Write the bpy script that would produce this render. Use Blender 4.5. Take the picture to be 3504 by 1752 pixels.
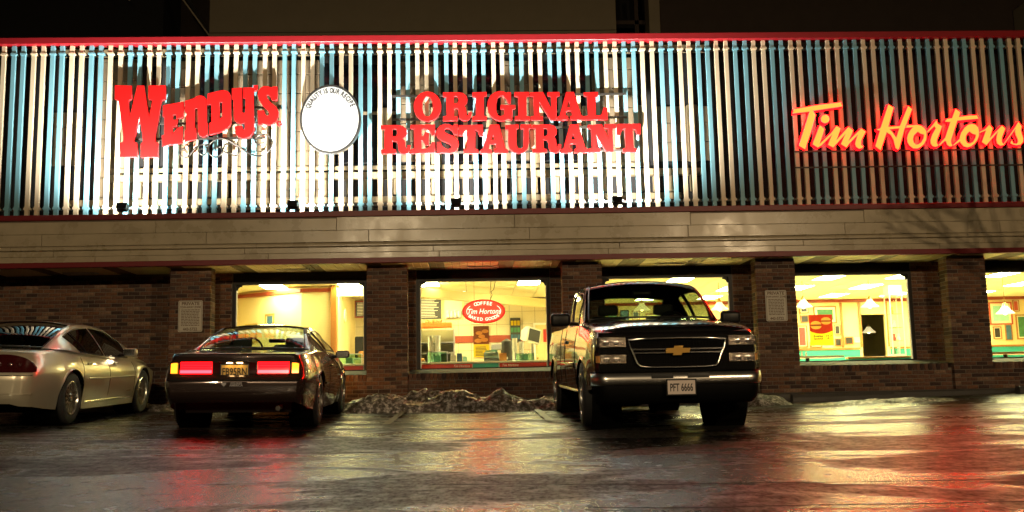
import bpy, bmesh, math, random
import numpy as np
from mathutils import Vector, Matrix, noise

random.seed(7)
scene = bpy.context.scene
for o in list(bpy.data.objects):
    bpy.data.objects.remove(o)
R = math.radians
PI = math.pi

# ------------------------------------------------------------------ camera
def make_camera():
    yaw, pitch, roll = R(2.166), R(7.796), R(-1.195)
    f = Vector((math.sin(yaw) * math.cos(pitch), math.cos(yaw) * math.cos(pitch), math.sin(pitch)))
    r = Vector((math.cos(yaw), -math.sin(yaw), 0))
    u = r.cross(f)
    r2 = r * math.cos(roll) + u * math.sin(roll)
    u2 = r2.cross(f)
    cd = bpy.data.cameras.new('camera')
    cd.sensor_width = 36
    cd.lens = 36 * 3430 / 3504
    cd.clip_start, cd.clip_end = .05, 500
    c = bpy.data.objects.new('camera', cd)
    m = Matrix((r2, u2, -f)).transposed().to_4x4()
    m.translation = (0, 0, .45)
    c.matrix_world = m
    scene.collection.objects.link(c)
    scene.camera = c
make_camera()

# ------------------------------------------------------------------ night sky, moon, exposure
world = bpy.data.worlds.new('World')
scene.world = world
world.use_nodes = True
wn = world.node_tree
bg = wn.nodes['Background']
sky = wn.nodes.new('ShaderNodeTexSky')
sky.sky_type = 'NISHITA'
sky.sun_disc = False
sky.sun_elevation = R(-4)
sky.sun_rotation = R(200)
wn.links.new(sky.outputs[0], bg.inputs[0])
bg.inputs[1].default_value = .02
sun = bpy.data.lights.new('moonlight', 'SUN')
sun.energy = .012
sun.angle = R(.5)
sun.color = (1, .9, .78)
so = bpy.data.objects.new('moonlight', sun)
so.rotation_euler = (R(50), 0, R(-20))
scene.collection.objects.link(so)
vs = scene.view_settings
vs.view_transform = 'Standard'
vs.look = 'None'
vs.exposure = 0
vs.gamma = 1
cy = scene.cycles
cy.use_denoising = True
cy.max_bounces = 10
cy.transparent_max_bounces = 16
cy.glossy_bounces = 5
cy.diffuse_bounces = 4
cy.sample_clamp_indirect = 30
cy.caustics_reflective = False
cy.caustics_refractive = False

# ------------------------------------------------------------------ materials
def pm(name, col, rough=.5, metal=0, emit=None, estr=0, var=.12, scale=6, bump=0, bscale=40, coat=0, spec=.5, rvar=0, alpha=1):
    m = bpy.data.materials.new(name)
    m.use_nodes = True
    nt = m.node_tree
    b = nt.nodes['Principled BSDF']
    b.inputs['Roughness'].default_value = rough
    b.inputs['Metallic'].default_value = metal
    b.inputs['Coat Weight'].default_value = coat
    b.inputs['Coat Roughness'].default_value = .04
    b.inputs['Specular IOR Level'].default_value = spec
    tc = nt.nodes.new('ShaderNodeTexCoord')
    nz = nt.nodes.new('ShaderNodeTexNoise')
    nz.inputs['Scale'].default_value = scale
    nz.inputs['Detail'].default_value = 6
    nz.inputs['Roughness'].default_value = .65
    nt.links.new(tc.outputs['Object'], nz.inputs['Vector'])
    mx = nt.nodes.new('ShaderNodeMix')
    mx.data_type = 'RGBA'
    mx.inputs[6].default_value = (*[max(0, c * (1 - var)) for c in col], 1)
    mx.inputs[7].default_value = (*[min(1, c * (1 + var)) for c in col], 1)
    nt.links.new(nz.outputs['Fac'], mx.inputs[0])
    nt.links.new(mx.outputs[2], b.inputs['Base Color'])
    if rvar:
        mr = nt.nodes.new('ShaderNodeMapRange')
        mr.inputs[1].default_value, mr.inputs[2].default_value = .3, .7
        mr.inputs[3].default_value, mr.inputs[4].default_value = max(.02, rough - rvar), min(1, rough + rvar)
        nt.links.new(nz.outputs['Fac'], mr.inputs[0])
        nt.links.new(mr.outputs[0], b.inputs['Roughness'])
    if emit is not None:
        b.inputs['Emission Color'].default_value = (*emit, 1)
        b.inputs['Emission Strength'].default_value = estr
    if bump:
        n2 = nt.nodes.new('ShaderNodeTexNoise')
        n2.inputs['Scale'].default_value = bscale
        n2.inputs['Detail'].default_value = 5
        nt.links.new(tc.outputs['Object'], n2.inputs['Vector'])
        bp = nt.nodes.new('ShaderNodeBump')
        bp.inputs['Strength'].default_value = bump
        bp.inputs['Distance'].default_value = .01
        nt.links.new(n2.outputs['Fac'], bp.inputs['Height'])
        nt.links.new(bp.outputs[0], b.inputs['Normal'])
    return m

def brick_mat(name, island=False, dark=.62):
    m = bpy.data.materials.new(name)
    m.use_nodes = True
    nt = m.node_tree
    b = nt.nodes['Principled BSDF']
    b.inputs['Roughness'].default_value = .85
    if island:
        rn = nt.nodes.new('ShaderNodeNewGeometry').outputs['Random Per Island']
    else:
        rn = nt.nodes.new('ShaderNodeObjectInfo').outputs['Random']
    cr = nt.nodes.new('ShaderNodeValToRGB')
    cr.color_ramp.interpolation = 'CONSTANT'
    e = cr.color_ramp.elements
    cols = [(0, (.085, .045, .035)), (.16, (.2, .09, .055)), (.34, (.25, .12, .075)), (.5, (.16, .08, .055)), (.64, (.28, .125, .065)), (.8, (.21, .115, .08)), (.9, (.37, .22, .14)), (.97, (.11, .07, .06))]
    e[0].position, e[0].color = 0, (*cols[0][1], 1)
    e[1].position, e[1].color = cols[1][0], (*cols[1][1], 1)
    for p, c in cols[2:]:
        x = e.new(p)
        x.color = (*c, 1)
    nt.links.new(rn, cr.inputs[0])
    tc = nt.nodes.new('ShaderNodeTexCoord')
    nz = nt.nodes.new('ShaderNodeTexNoise')
    nz.inputs['Scale'].default_value = 22
    nz.inputs['Detail'].default_value = 6
    nt.links.new(tc.outputs['Object'], nz.inputs['Vector'])
    mr = nt.nodes.new('ShaderNodeMapRange')
    mr.inputs[1].default_value, mr.inputs[2].default_value = .3, .7
    mr.inputs[3].default_value, mr.inputs[4].default_value = .6 * dark, 1.35 * dark
    nt.links.new(nz.outputs['Fac'], mr.inputs[0])
    mx = nt.nodes.new('ShaderNodeVectorMath')
    mx.operation = 'SCALE'
    nt.links.new(cr.outputs[0], mx.inputs[0])
    nt.links.new(mr.outputs[0], mx.inputs[3])
    nt.links.new(mx.outputs[0], b.inputs['Base Color'])
    bp = nt.nodes.new('ShaderNodeBump')
    bp.inputs['Strength'].default_value = .5
    bp.inputs['Distance'].default_value = .006
    nt.links.new(nz.outputs['Fac'], bp.inputs['Height'])
    nt.links.new(bp.outputs[0], b.inputs['Normal'])
    return m

def glass_mat(name, tint=(1, 1, 1), refl=1.0, rough=.0):
    m = bpy.data.materials.new(name)
    m.use_nodes = True
    nt = m.node_tree
    nt.nodes.remove(nt.nodes['Principled BSDF'])
    out = nt.nodes['Material Output']
    tr = nt.nodes.new('ShaderNodeBsdfTransparent')
    tr.inputs[0].default_value = (*tint, 1)
    gl = nt.nodes.new('ShaderNodeBsdfGlossy')
    gl.inputs['Roughness'].default_value = rough
    lw = nt.nodes.new('ShaderNodeLayerWeight')
    pw = nt.nodes.new('ShaderNodeMath')
    pw.operation = 'POWER'
    pw.inputs[1].default_value = 5
    nt.links.new(lw.outputs['Facing'], pw.inputs[0])
    ml = nt.nodes.new('ShaderNodeMath')
    ml.operation = 'MULTIPLY_ADD'
    ml.inputs[1].default_value = .9
    ml.inputs[2].default_value = .05 * refl
    ml.use_clamp = True
    nt.links.new(pw.outputs[0], ml.inputs[0])
    mx = nt.nodes.new('ShaderNodeMixShader')
    nt.links.new(ml.outputs[0], mx.inputs[0])
    nt.links.new(tr.outputs[0], mx.inputs[1])
    nt.links.new(gl.outputs[0], mx.inputs[2])
    nt.links.new(mx.outputs[0], out.inputs[0])
    return m

def asphalt_mat():
    m = bpy.data.materials.new('wet asphalt')
    m.use_nodes = True
    nt = m.node_tree
    b = nt.nodes['Principled BSDF']
    L = nt.links.new
    tc = nt.nodes.new('ShaderNodeTexCoord')
    def nz(scale, det, stretch=(1, 1, 1), dist=0):
        mp = nt.nodes.new('ShaderNodeMapping')
        mp.inputs['Scale'].default_value = stretch
        L(tc.outputs['Object'], mp.inputs[0])
        n = nt.nodes.new('ShaderNodeTexNoise')
        n.inputs['Scale'].default_value = scale
        n.inputs['Detail'].default_value = det
        n.inputs['Roughness'].default_value = .6
        n.inputs['Distortion'].default_value = dist
        L(mp.outputs[0], n.inputs['Vector'])
        return n.outputs['Fac']
    def mr(src, a, bb, c, d, smooth=True):
        x = nt.nodes.new('ShaderNodeMapRange')
        if smooth:
            x.interpolation_type = 'SMOOTHSTEP'
        x.inputs[1].default_value, x.inputs[2].default_value = a, bb
        x.inputs[3].default_value, x.inputs[4].default_value = c, d
        L(src, x.inputs[0])
        return x.outputs[0]
    patch = nz(.75, 7, (.55, 1.1, 1), .8)
    grit = nz(30, 3, (1, .45, 1))
    fine = nz(58, 8)
    mid = nz(7, 6)
    wet = mr(patch, .43, .53, 0, 1)
    rough = nt.nodes.new('ShaderNodeMix')
    L(wet, rough.inputs[0])
    L(mr(mid, .3, .7, .4, .62), rough.inputs[2])
    L(mr(mid, .3, .7, .15, .29), rough.inputs[3])
    L(rough.outputs[0], b.inputs['Roughness'])
    col = nt.nodes.new('ShaderNodeMix')
    col.data_type = 'RGBA'
    col.inputs[6].default_value = (.02, .018, .015, 1)
    col.inputs[7].default_value = (.009, .008, .007, 1)
    L(wet, col.inputs[0])
    sp = nt.nodes.new('ShaderNodeMix')
    sp.data_type = 'RGBA'
    sp.blend_type = 'MULTIPLY'
    sp.inputs[0].default_value = 1
    L(col.outputs[2], sp.inputs[6])
    g = mr(fine, .3, .75, .55, 1.7)
    cc = nt.nodes.new('ShaderNodeCombineColor')
    for i in range(3):
        L(g, cc.inputs[i])
    L(cc.outputs[0], sp.inputs[7])
    L(sp.outputs[2], b.inputs['Base Color'])
    spl = nt.nodes.new('ShaderNodeMath')
    spl.operation = 'MULTIPLY'
    L(mr(grit, .36, .62, .12, 1.0), spl.inputs[0])
    L(mr(wet, 0, 1, .35, .75), spl.inputs[1])
    L(spl.outputs[0], b.inputs['Specular IOR Level'])
    b1 = nt.nodes.new('ShaderNodeBump')
    b1.inputs['Strength'].default_value = .75
    b1.inputs['Distance'].default_value = .006
    L(fine, b1.inputs['Height'])
    b2 = nt.nodes.new('ShaderNodeBump')
    b2.inputs['Strength'].default_value = .35
    b2.inputs['Distance'].default_value = .015
    L(mid, b2.inputs['Height'])
    L(b1.outputs[0], b2.inputs['Normal'])
    L(b2.outputs[0], b.inputs['Normal'])
    return m

def snow_mat():
    m = bpy.data.materials.new('dirty snow')
    m.use_nodes = True
    nt = m.node_tree
    b = nt.nodes['Principled BSDF']
    L = nt.links.new
    tc = nt.nodes.new('ShaderNodeTexCoord')
    n = nt.nodes.new('ShaderNodeTexNoise')
    n.inputs['Scale'].default_value = 14
    n.inputs['Detail'].default_value = 9
    n.inputs['Roughness'].default_value = .7
    L(tc.outputs['Object'], n.inputs['Vector'])
    cr = nt.nodes.new('ShaderNodeValToRGB')
    e = cr.color_ramp.elements
    e[0].position, e[0].color = .36, (.035, .03, .025, 1)
    e[1].position, e[1].color = .6, (.72, .68, .62, 1)
    x = e.new(.5)
    x.color = (.16, .14, .12, 1)
    L(n.outputs['Fac'], cr.inputs[0])
    L(cr.outputs[0], b.inputs['Base Color'])
    b.inputs['Roughness'].default_value = .28
    bp = nt.nodes.new('ShaderNodeBump')
    bp.inputs['Strength'].default_value = 1
    bp.inputs['Distance'].default_value = .04
    L(n.outputs['Fac'], bp.inputs['Height'])
    L(bp.outputs[0], b.inputs['Normal'])
    return m

M = {}
M['asphalt'] = asphalt_mat()
M['snow'] = snow_mat()
M['brick'] = brick_mat('fired brick')
M['brick_mass'] = brick_mat('fired brick mass', island=True)
M['sill'] = pm('dirty stone sill', (.035, .03, .025), .8, bump=.6, bscale=30, var=.5)
M['mortar'] = pm('mortar', (.2, .165, .125), .95, bump=.6, bscale=60)
M['concrete'] = pm('concrete', (.2, .19, .17), .8, bump=.5, bscale=50, var=.3)
M['concrete_wet'] = pm('dark wet concrete', (.07, .065, .06), .5, bump=.5, bscale=50, var=.3)
M['fascia'] = pm('painted metal panel', (.44, .37, .255), .3, 0, var=.35, scale=2.2, rvar=.1, bump=.12, bscale=5, spec=.7)
M['red_trim'] = pm('red enamel trim', (.3, .008, .014), .45, var=.2)
M['maroon_trim'] = pm('maroon enamel trim', (.17, .008, .012), .45, var=.2)
M['cream'] = pm('cream painted tube', (.72, .6, .42), .45, var=.07, scale=3)
M['blue'] = pm('pale blue painted tube', (.19, .43, .53), .45, var=.08, scale=3)
M['plank'] = pm('cream soffit board', (.85, .74, .48), .5, var=.1)
M['plank_dark'] = pm('darker canopy board', (.16, .12, .085), .6, var=.15)
M['bronze'] = pm('dark bronze aluminium', (.016, .013, .011), .45, 0, spec=.3)
M['matte_black'] = pm('matte black plastic', (.003, .003, .003), .6, spec=.06)
M['black'] = pm('black plastic', (.009, .009, .009), .4, spec=.3)
M['tar'] = pm('tar seam', (.012, .011, .01), .5)
M['rubber'] = pm('rubber', (.016, .016, .017), .75, bump=.3, bscale=70)
M['dark_metal'] = pm('dark steel', (.06, .055, .05), .45, .6)
M['iron'] = pm('wrought iron', (.03, .026, .022), .4, .7)
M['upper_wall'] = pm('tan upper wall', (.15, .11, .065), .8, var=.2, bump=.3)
M['upper_trim'] = pm('buff stone trim', (.24, .18, .1), .75, var=.2, bump=.3)
M['black_glass'] = pm('black upper window', (.004, .004, .005), .15)
M['beige_block'] = pm('beige stucco', (.24, .2, .13), .9, var=.15, scale=2)
M['brown_block'] = pm('dark brown brickwork', (.05, .034, .025), .9, var=.25, scale=2)
M['black_block'] = pm('near black wall', (.01, .009, .009), .9)  # one even near-black colour
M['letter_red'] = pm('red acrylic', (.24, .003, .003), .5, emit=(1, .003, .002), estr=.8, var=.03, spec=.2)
M['letter_side'] = pm('red letter return', (.25, .008, .01), .4)
M['neon_face'] = pm('amber lit letter face', (.8, .35, .1), .4, emit=(1, .0065, .0008), estr=80, var=.05, scale=3)
M['neon_tube'] = pm('pink neon tube', (.9, .5, .5), .3, emit=(1, .002, .0035), estr=14)
M['added_halo'] = pm('added red halo glow', (.6, .01, .01), .4, emit=(1, .003, .006), estr=9)
M['disc_white'] = pm('lit white acrylic', (.3, .3, .28), .5, emit=(1, .98, .93), estr=.62, var=.02)
M['ink'] = pm('black ink', (.012, .011, .01), .5)
M['brown_ink'] = pm('faded brown ink', (.16, .1, .06), .6)
M['sign_white'] = pm('weathered white sign enamel', (.6, .56, .47), .5, var=.12)
M['lens'] = pm('floodlight lens', (.9, .9, .85), .2, emit=(1, .94, .8), estr=14)
M['pane'] = glass_mat('window glass', (.97, .98, .97), .75)
M['white'] = pm('white paint', (.75, .74, .7), .5, var=.06)
M['paint_line'] = pm('faded parking paint', (.1, .085, .05), .5, var=.5, scale=12)

# ------------------------------------------------------------------ mesh helpers
BASE = {}
COL = scene.collection

def tag(o, label, cat, group=None):
    o['label'] = label
    o['category'] = cat
    if group:
        o['group'] = group
    return o

def empty(name, loc=(0, 0, 0), label=None, cat=None, group=None):
    o = bpy.data.objects.new(name, None)
    o.empty_display_size = .2
    o.location = loc
    COL.objects.link(o)
    BASE[o] = Vector(loc)
    if label:
        tag(o, label, cat, group)
    return o

class MB:
    def __init__(s):
        s.v, s.f, s.mi = [], [], []
    def add(s, vs_, fs, mi=0):
        n = len(s.v)
        s.v += [tuple(p) for p in vs_]
        s.f += [tuple(i + n for i in q) for q in fs]
        s.mi += [mi] * len(fs)
        return s
    def box(s, x0, x1, y0, y1, z0, z1, mi=0, ch=0):
        if ch:
            return s.cbox(x0, x1, y0, y1, z0, z1, ch, mi)
        vs_ = [(x, y, z) for z in (z0, z1) for y in (y0, y1) for x in (x0, x1)]
        return s.add(vs_, [(0, 2, 3, 1), (4, 5, 7, 6), (0, 1, 5, 4), (2, 6, 7, 3), (0, 4, 6, 2), (1, 3, 7, 5)], mi)
    def cbox(s, x0, x1, y0, y1, z0, z1, c, mi=0):
        bm = bmesh.new()
        bmesh.ops.create_cube(bm, size=1)
        for v in bm.verts:
            v.co = Vector(((x0 + x1) / 2 + v.co.x * (x1 - x0), (y0 + y1) / 2 + v.co.y * (y1 - y0), (z0 + z1) / 2 + v.co.z * (z1 - z0)))
        bmesh.ops.bevel(bm, geom=bm.edges[:] + bm.verts[:], offset=c, segments=1, affect='EDGES')
        bm.verts.index_update()
        s.add([v.co for v in bm.verts], [[v.index for v in f.verts] for f in bm.faces], mi)
        bm.free()
        return s
    def rbox(s, x0, x1, y0, y1, z0, z1, r, seg=3, mi=0):
        bm = bmesh.new()
        bmesh.ops.create_cube(bm, size=1)
        for v in bm.verts:
            v.co = Vector(((x0 + x1) / 2 + v.co.x * (x1 - x0), (y0 + y1) / 2 + v.co.y * (y1 - y0), (z0 + z1) / 2 + v.co.z * (z1 - z0)))
        bmesh.ops.bevel(bm, geom=bm.edges[:] + bm.verts[:], offset=r, segments=seg, affect='EDGES', profile=.5)
        bm.verts.index_update()
        s.add([v.co for v in bm.verts], [[v.index for v in f.verts] for f in bm.faces], mi)
        bm.free()
        return s
    def tube(s, pts, rad, n=8, mi=0, closed=False, cap=True):
        pts = [Vector(p) for p in pts]
        rads = rad if isinstance(rad, (list, tuple)) else [rad] * len(pts)
        k = len(pts)
        rings = []
        up = Vector((0, 0, 1))
        prev = None
        for i, p in enumerate(pts):
            a = pts[(i - 1) % k] if (closed or i > 0) else p
            b = pts[(i + 1) % k] if (closed or i < k - 1) else p
            d = (b - a).normalized()
            if prev is None:
                x = d.cross(up)
                if x.length < .05:
                    x = d.cross(Vector((0, 1, 0)))
                x.normalize()
            else:
                x = (prev - d * prev.dot(d)).normalized()
            prev = x
            y = d.cross(x)
            rings.append([p + (x * math.cos(2 * PI * j / n) + y * math.sin(2 * PI * j / n)) * rads[i] for j in range(n)])
        vs_ = [q for r_ in rings for q in r_]
        fs = []
        for i in range(k if closed else k - 1):
            for j in range(n):
                a, b = i * n + j, i * n + (j + 1) % n
                c, d2 = ((i + 1) % k) * n + (j + 1) % n, ((i + 1) % k) * n + j
                fs.append((a, b, c, d2))
        if cap and not closed:
            fs.append(tuple(reversed(range(n))))
            fs.append(tuple(range((k - 1) * n, k * n)))
        return s.add(vs_, fs, mi)
    def lathe(s, prof, n=24, org=(0, 0, 0), axis='Z', mi=0):
        vs_ = []
        for (r_, h) in prof:
            for j in range(n):
                a = 2 * PI * j / n
                c, d = r_ * math.cos(a), r_ * math.sin(a)
                p = {'Z': (c, d, h), 'Y': (c, h, d), 'X': (h, c, d)}[axis]
                vs_.append((p[0] + org[0], p[1] + org[1], p[2] + org[2]))
        fs = [(i * n + j, i * n + (j + 1) % n, (i + 1) * n + (j + 1) % n, (i + 1) * n + j) for i in range(len(prof) - 1) for j in range(n)]
        return s.add(vs_, fs, mi)
    def grid(s, P, mi=0, flip=False):
        h, w = len(P), len(P[0])
        vs_ = [p for row in P for p in row]
        fs = []
        for i in range(h - 1):
            for j in range(w - 1):
                q = (i * w + j, i * w + j + 1, (i + 1) * w + j + 1, (i + 1) * w + j)
                fs.append(q[::-1] if flip else q)
        return s.add(vs_, fs, mi)
    def xform(s, mat):
        s.v = [tuple(mat @ Vector(p)) for p in s.v]
        return s
    def mesh(s, name, off=None):
        me = bpy.data.meshes.new(name)
        vs_ = s.v if off is None else [(p[0] - off[0], p[1] - off[1], p[2] - off[2]) for p in s.v]
        me.from_pydata(vs_, [], s.f)
        return me
    def build(s, name, mats, parent=None, smooth=None, recalc=False):
        off = BASE.get(parent) if parent else None
        me = s.mesh(name, off)
        if not isinstance(mats, (list, tuple)):
            mats = [mats]
        for m in mats:
            me.materials.append(m)
        if len(mats) > 1:
            me.polygons.foreach_set('material_index', s.mi)
        return finish(name, me, parent, smooth, recalc)

def finish(name, me, parent=None, smooth=None, recalc=False):
    if recalc:
        bm = bmesh.new()
        bm.from_mesh(me)
        bmesh.ops.remove_doubles(bm, verts=bm.verts, dist=1e-5)
        bmesh.ops.recalc_face_normals(bm, faces=bm.faces)
        bm.to_mesh(me)
        bm.free()
    if smooth is not None:
        me.polygons.foreach_set('use_smooth', [True] * len(me.polygons))
        me.set_sharp_from_angle(angle=R(smooth))
    o = bpy.data.objects.new(name, me)
    COL.objects.link(o)
    if parent:
        o.parent = parent
        BASE[o] = BASE.get(parent, Vector())
    else:
        BASE[o] = Vector()
    return o

def inst(name, me, parent, loc, rot=None):
    """one more object on shared mesh data; loc is a world place for an unrotated parent"""
    o = bpy.data.objects.new(name, me)
    o.parent = parent
    o.location = Vector(loc) - BASE.get(parent, Vector())
    if rot:
        o.rotation_euler = rot
    COL.objects.link(o)
    BASE[o] = Vector(loc)
    return o

def shape_mesh(polys, thick, bevel=0, scale=1.0):
    """closed outlines (x,z) filled with holes, thickened along Y about 0"""
    cu = bpy.data.curves.new('outline', 'CURVE')
    cu.dimensions = '2D'
    cu.fill_mode = 'BOTH'
    cu.extrude = thick / 2 - bevel
    cu.bevel_depth = bevel
    cu.bevel_resolution = 1
    for P in polys:
        sp = cu.splines.new('POLY')
        sp.points.add(len(P) - 1)
        for i, (x, z) in enumerate(P):
            sp.points[i].co = (x * scale, z * scale, 0, 1)
        sp.use_cyclic_u = True
    o = bpy.data.objects.new('tmp', cu)
    me = bpy.data.meshes.new_from_object(o)
    bpy.data.objects.remove(o)
    me.transform(Matrix.Rotation(PI / 2, 4, 'X'))
    me.materials.clear()
    return me

def text_mesh(body, size, thick=.004, align='CENTER', squeeze=1.0, bold=0, shear=0, spacing=1.0):
    """lettering standing in XZ facing -Y"""
    cu = bpy.data.curves.new('text', 'FONT')
    cu.body = body
    cu.size = size
    cu.extrude = thick / 2
    cu.offset = bold
    cu.shear = shear
    cu.space_character = spacing
    cu.align_x = align
    cu.align_y = 'CENTER'
    cu.resolution_u = 3
    o = bpy.data.objects.new('tmp', cu)
    me = bpy.data.meshes.new_from_object(o)
    bpy.data.objects.remove(o)
    me.transform(Matrix.Rotation(PI / 2, 4, 'X') @ Matrix.Diagonal((squeeze, 1, 1, 1)))
    me.materials.clear()
    return me

def put(name, me, mat, parent, loc, rot=None, smooth=None):
    me.name = name
    if mat:
        me.materials.append(mat)
    if smooth is not None:
        me.polygons.foreach_set('use_smooth', [True] * len(me.polygons))
        me.set_sharp_from_angle(angle=R(smooth))
    if parent is None:
        o = bpy.data.objects.new(name, me)
        o.location = loc
        if rot:
            o.rotation_euler = rot
        COL.objects.link(o)
        BASE[o] = Vector(loc)
        return o
    return inst(name, me, parent, loc, rot)

def pchip(xs, ys):
    xs, ys = np.array(xs, float), np.array(ys, float)
    h = np.diff(xs)
    d = np.diff(ys) / h
    m = np.zeros_like(ys)
    m[0], m[-1] = d[0], d[-1]
    for i in range(1, len(xs) - 1):
        if d[i - 1] * d[i] > 0:
            w1, w2 = 2 * h[i] + h[i - 1], h[i] + 2 * h[i - 1]
            m[i] = (w1 + w2) / (w1 / d[i - 1] + w2 / d[i])
    def f(x):
        x = min(max(x, xs[0]), xs[-1])
        i = min(max(np.searchsorted(xs, x) - 1, 0), len(xs) - 2)
        t = (x - xs[i]) / h[i]
        return float((1 + 2 * t) * (1 - t) ** 2 * ys[i] + t * (1 - t) ** 2 * h[i] * m[i] + t * t * (3 - 2 * t) * ys[i + 1] + t * t * (t - 1) * h[i] * m[i + 1])
    return f

# ------------------------------------------------------------------ the ground
def gz(x, y):
    a = max(-11, min(11, x - 2.3))
    return .035 * (max(-5, min(17.4, y)) - 11.2) + .0016 * a * a

def ground():
    xs = [-120, -60, -30] + [-16 + .5 * i for i in range(73)] + [30, 60, 120]
    ys = [-80, -30, -12] + [-5 + .5 * i for i in range(46)] + [22, 40, 90]
    P = []
    for y in ys:
        P.append([(x, y, gz(x, y) + .012 * noise.noise((x * .35, y * .35, 3)) * (1 if abs(x) < 16 else 0) - (.3 if y > 17.8 else 0)) for x in xs])
    o = MB().grid(P).build('parking_lot', M['asphalt'], smooth=60)
    o['kind'] = 'structure'
ground()

def kerb():
    m = MB()
    xs = [-12 + i * .5 for i in range(56)]
    prof = [(17.02, -.3), (17.02, .33), (17.05, .36), (17.75, .36), (17.75, -.3)]
    P = [[(x, y, z) for (y, z) in prof] for x in xs]
    o = m.grid(P).build('kerb', M['concrete_wet'], recalc=True)
    o['kind'] = 'structure'
kerb()

def parking_line(x0, y0, x1, y1, w, label):
    n = 10
    d = Vector((x1 - x0, y1 - y0)).normalized()
    s = Vector((-d.y, d.x)) * w / 2
    P = []
    for i in range(n + 1):
        t = i / n
        x, y = x0 + (x1 - x0) * t, y0 + (y1 - y0) * t
        P.append([(x + s.x, y + s.y, gz(x, y) + .018), (x - s.x, y - s.y, gz(x, y) + .018)])
    o = MB().grid(P, flip=True).build('parking_line', M['paint_line'])
    o['kind'] = 'structure'
    o['label'] = label
parking_line(-1.15, 12.9, -1.15, 16.3, .1, 'faded paint line on the asphalt beside the dark coupe')
parking_line(.95, 13.2, .95, 16.3, .1, 'faded paint line on the asphalt beside the black pickup')

def snow_bank(name, label, cx, cyy, lx, ly, h, seed, cut=None):
    nx, ny = int(lx / .035), max(8, int(ly / .035))
    P = []
    for j in range(ny + 1):
        row = []
        for i in range(nx + 1):
            u, v = i / nx * 2 - 1, j / ny * 2 - 1
            x, y = cx + u * lx / 2, cyy + v * ly / 2
            e = max(0, 1 - abs(u) ** 3) * max(0, 1 - v * v)
            q = Vector((x * 1.6 + seed, y * 1.6, seed))
            n1 = noise.noise(q) * .6 + .5
            n2 = noise.fractal(Vector((x * 4 + seed, y * 6, seed)), 1, 2, 5)
            n3 = abs(noise.noise(Vector((x * 9, y * 9 + seed, 1))))
            z = h * e ** .6 * (.3 + 1.0 * n1) + e ** .5 * h * .33 * n2 + .1 * h * n3 * e - .03
            row.append((x, y, gz(x, y) + z))
        P.append(row)
    o = MB().grid(P).build(name, M['snow'], smooth=70)
    tag(o, label, 'snow', 'dirty snow left along the restaurant front')
snow_bank('snow_bank', 'long dark bank of dirty snow under the window with the oval neon sign', -.4, 16.5, 4.5, 1.05, .36, 3)
snow_bank('snow_bank', 'low strip of dirty snow between the tan sedan and the dark coupe', -4.6, 16.72, 2.2, .55, .2, 11)
snow_bank('snow_bank', 'small dirty snow heap at the right front corner of the pickup', 4.35, 16.35, 1.5, .8, .2, 17)
snow_bank('snow_bank', 'flat crust of dark slush in front of the poster window', 6.4, 15.7, 2.6, .55, .09, 23)

def wheel_stop(x0, x1, y, label):
    t = empty('wheel_stop', ((x0 + x1) / 2, y, gz(x0, y)))
    tag(t, label, 'wheel stop', 'concrete wheel stops by the kerb')
    prof = [(-.085, -.02), (-.085, .07), (-.05, .125), (.05, .125), (.085, .07), (.085, -.02)]
    P = [[(x, y + a, gz(x, y) + b) for a, b in prof] for x in (x0, x0 + .03, x1 - .03, x1)]
    m = MB().grid(P)
    m.add(P[0], [tuple(range(6))])
    m.add(P[-1], [tuple(reversed(range(6)))])
    m.build('block', M['concrete_wet'], t, recalc=True)
    for q in (.25, .75):
        x = x0 + (x1 - x0) * q
        MB().lathe([(0, .0), (.014, 0), (.014, .012), (0, .014)], 8, (x, y, gz(x, y) + .122)).build('anchor_pin', M['dark_metal'], t)
wheel_stop(5.25, 6.95, 16.72, 'dark concrete wheel stop under the poster window')
wheel_stop(9.1, 10.8, 16.72, 'pale ended wheel stop cut by the right edge of the picture')

def tar_seam(pts, w, label):
    rnd = random.Random(len(pts))
    P = []
    n = 60
    f = pchip([p[0] for p in pts], [p[1] for p in pts])
    for i in range(n + 1):
        x = pts[0][0] + (pts[-1][0] - pts[0][0]) * i / n
        y = f(x) + .05 * noise.noise((x * 1.3, w * 90, 0))
        ww = w * (.6 + .8 * rnd.random())
        P.append([(x, y - ww, gz(x, y) + .012), (x, y - ww * .4, gz(x, y) + .016), (x, y + ww * .4, gz(x, y) + .016), (x, y + ww, gz(x, y) + .012)])
    o = MB().grid(P).build('tar_seam', M['tar'], smooth=60)
    o['kind'] = 'structure'
    o['label'] = label
tar_seam([(-.3, 6.75), (1.6, 6.5), (3.3, 6.4), (6, 6.5)], .007, 'long dark tar seam crossing the wet asphalt at the lower right')
tar_seam([(.6, 5.6), (1.5, 5.52), (3, 5.47), (5, 5.5)], .008, 'dark tar seam along the bottom edge of the picture')
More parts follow.
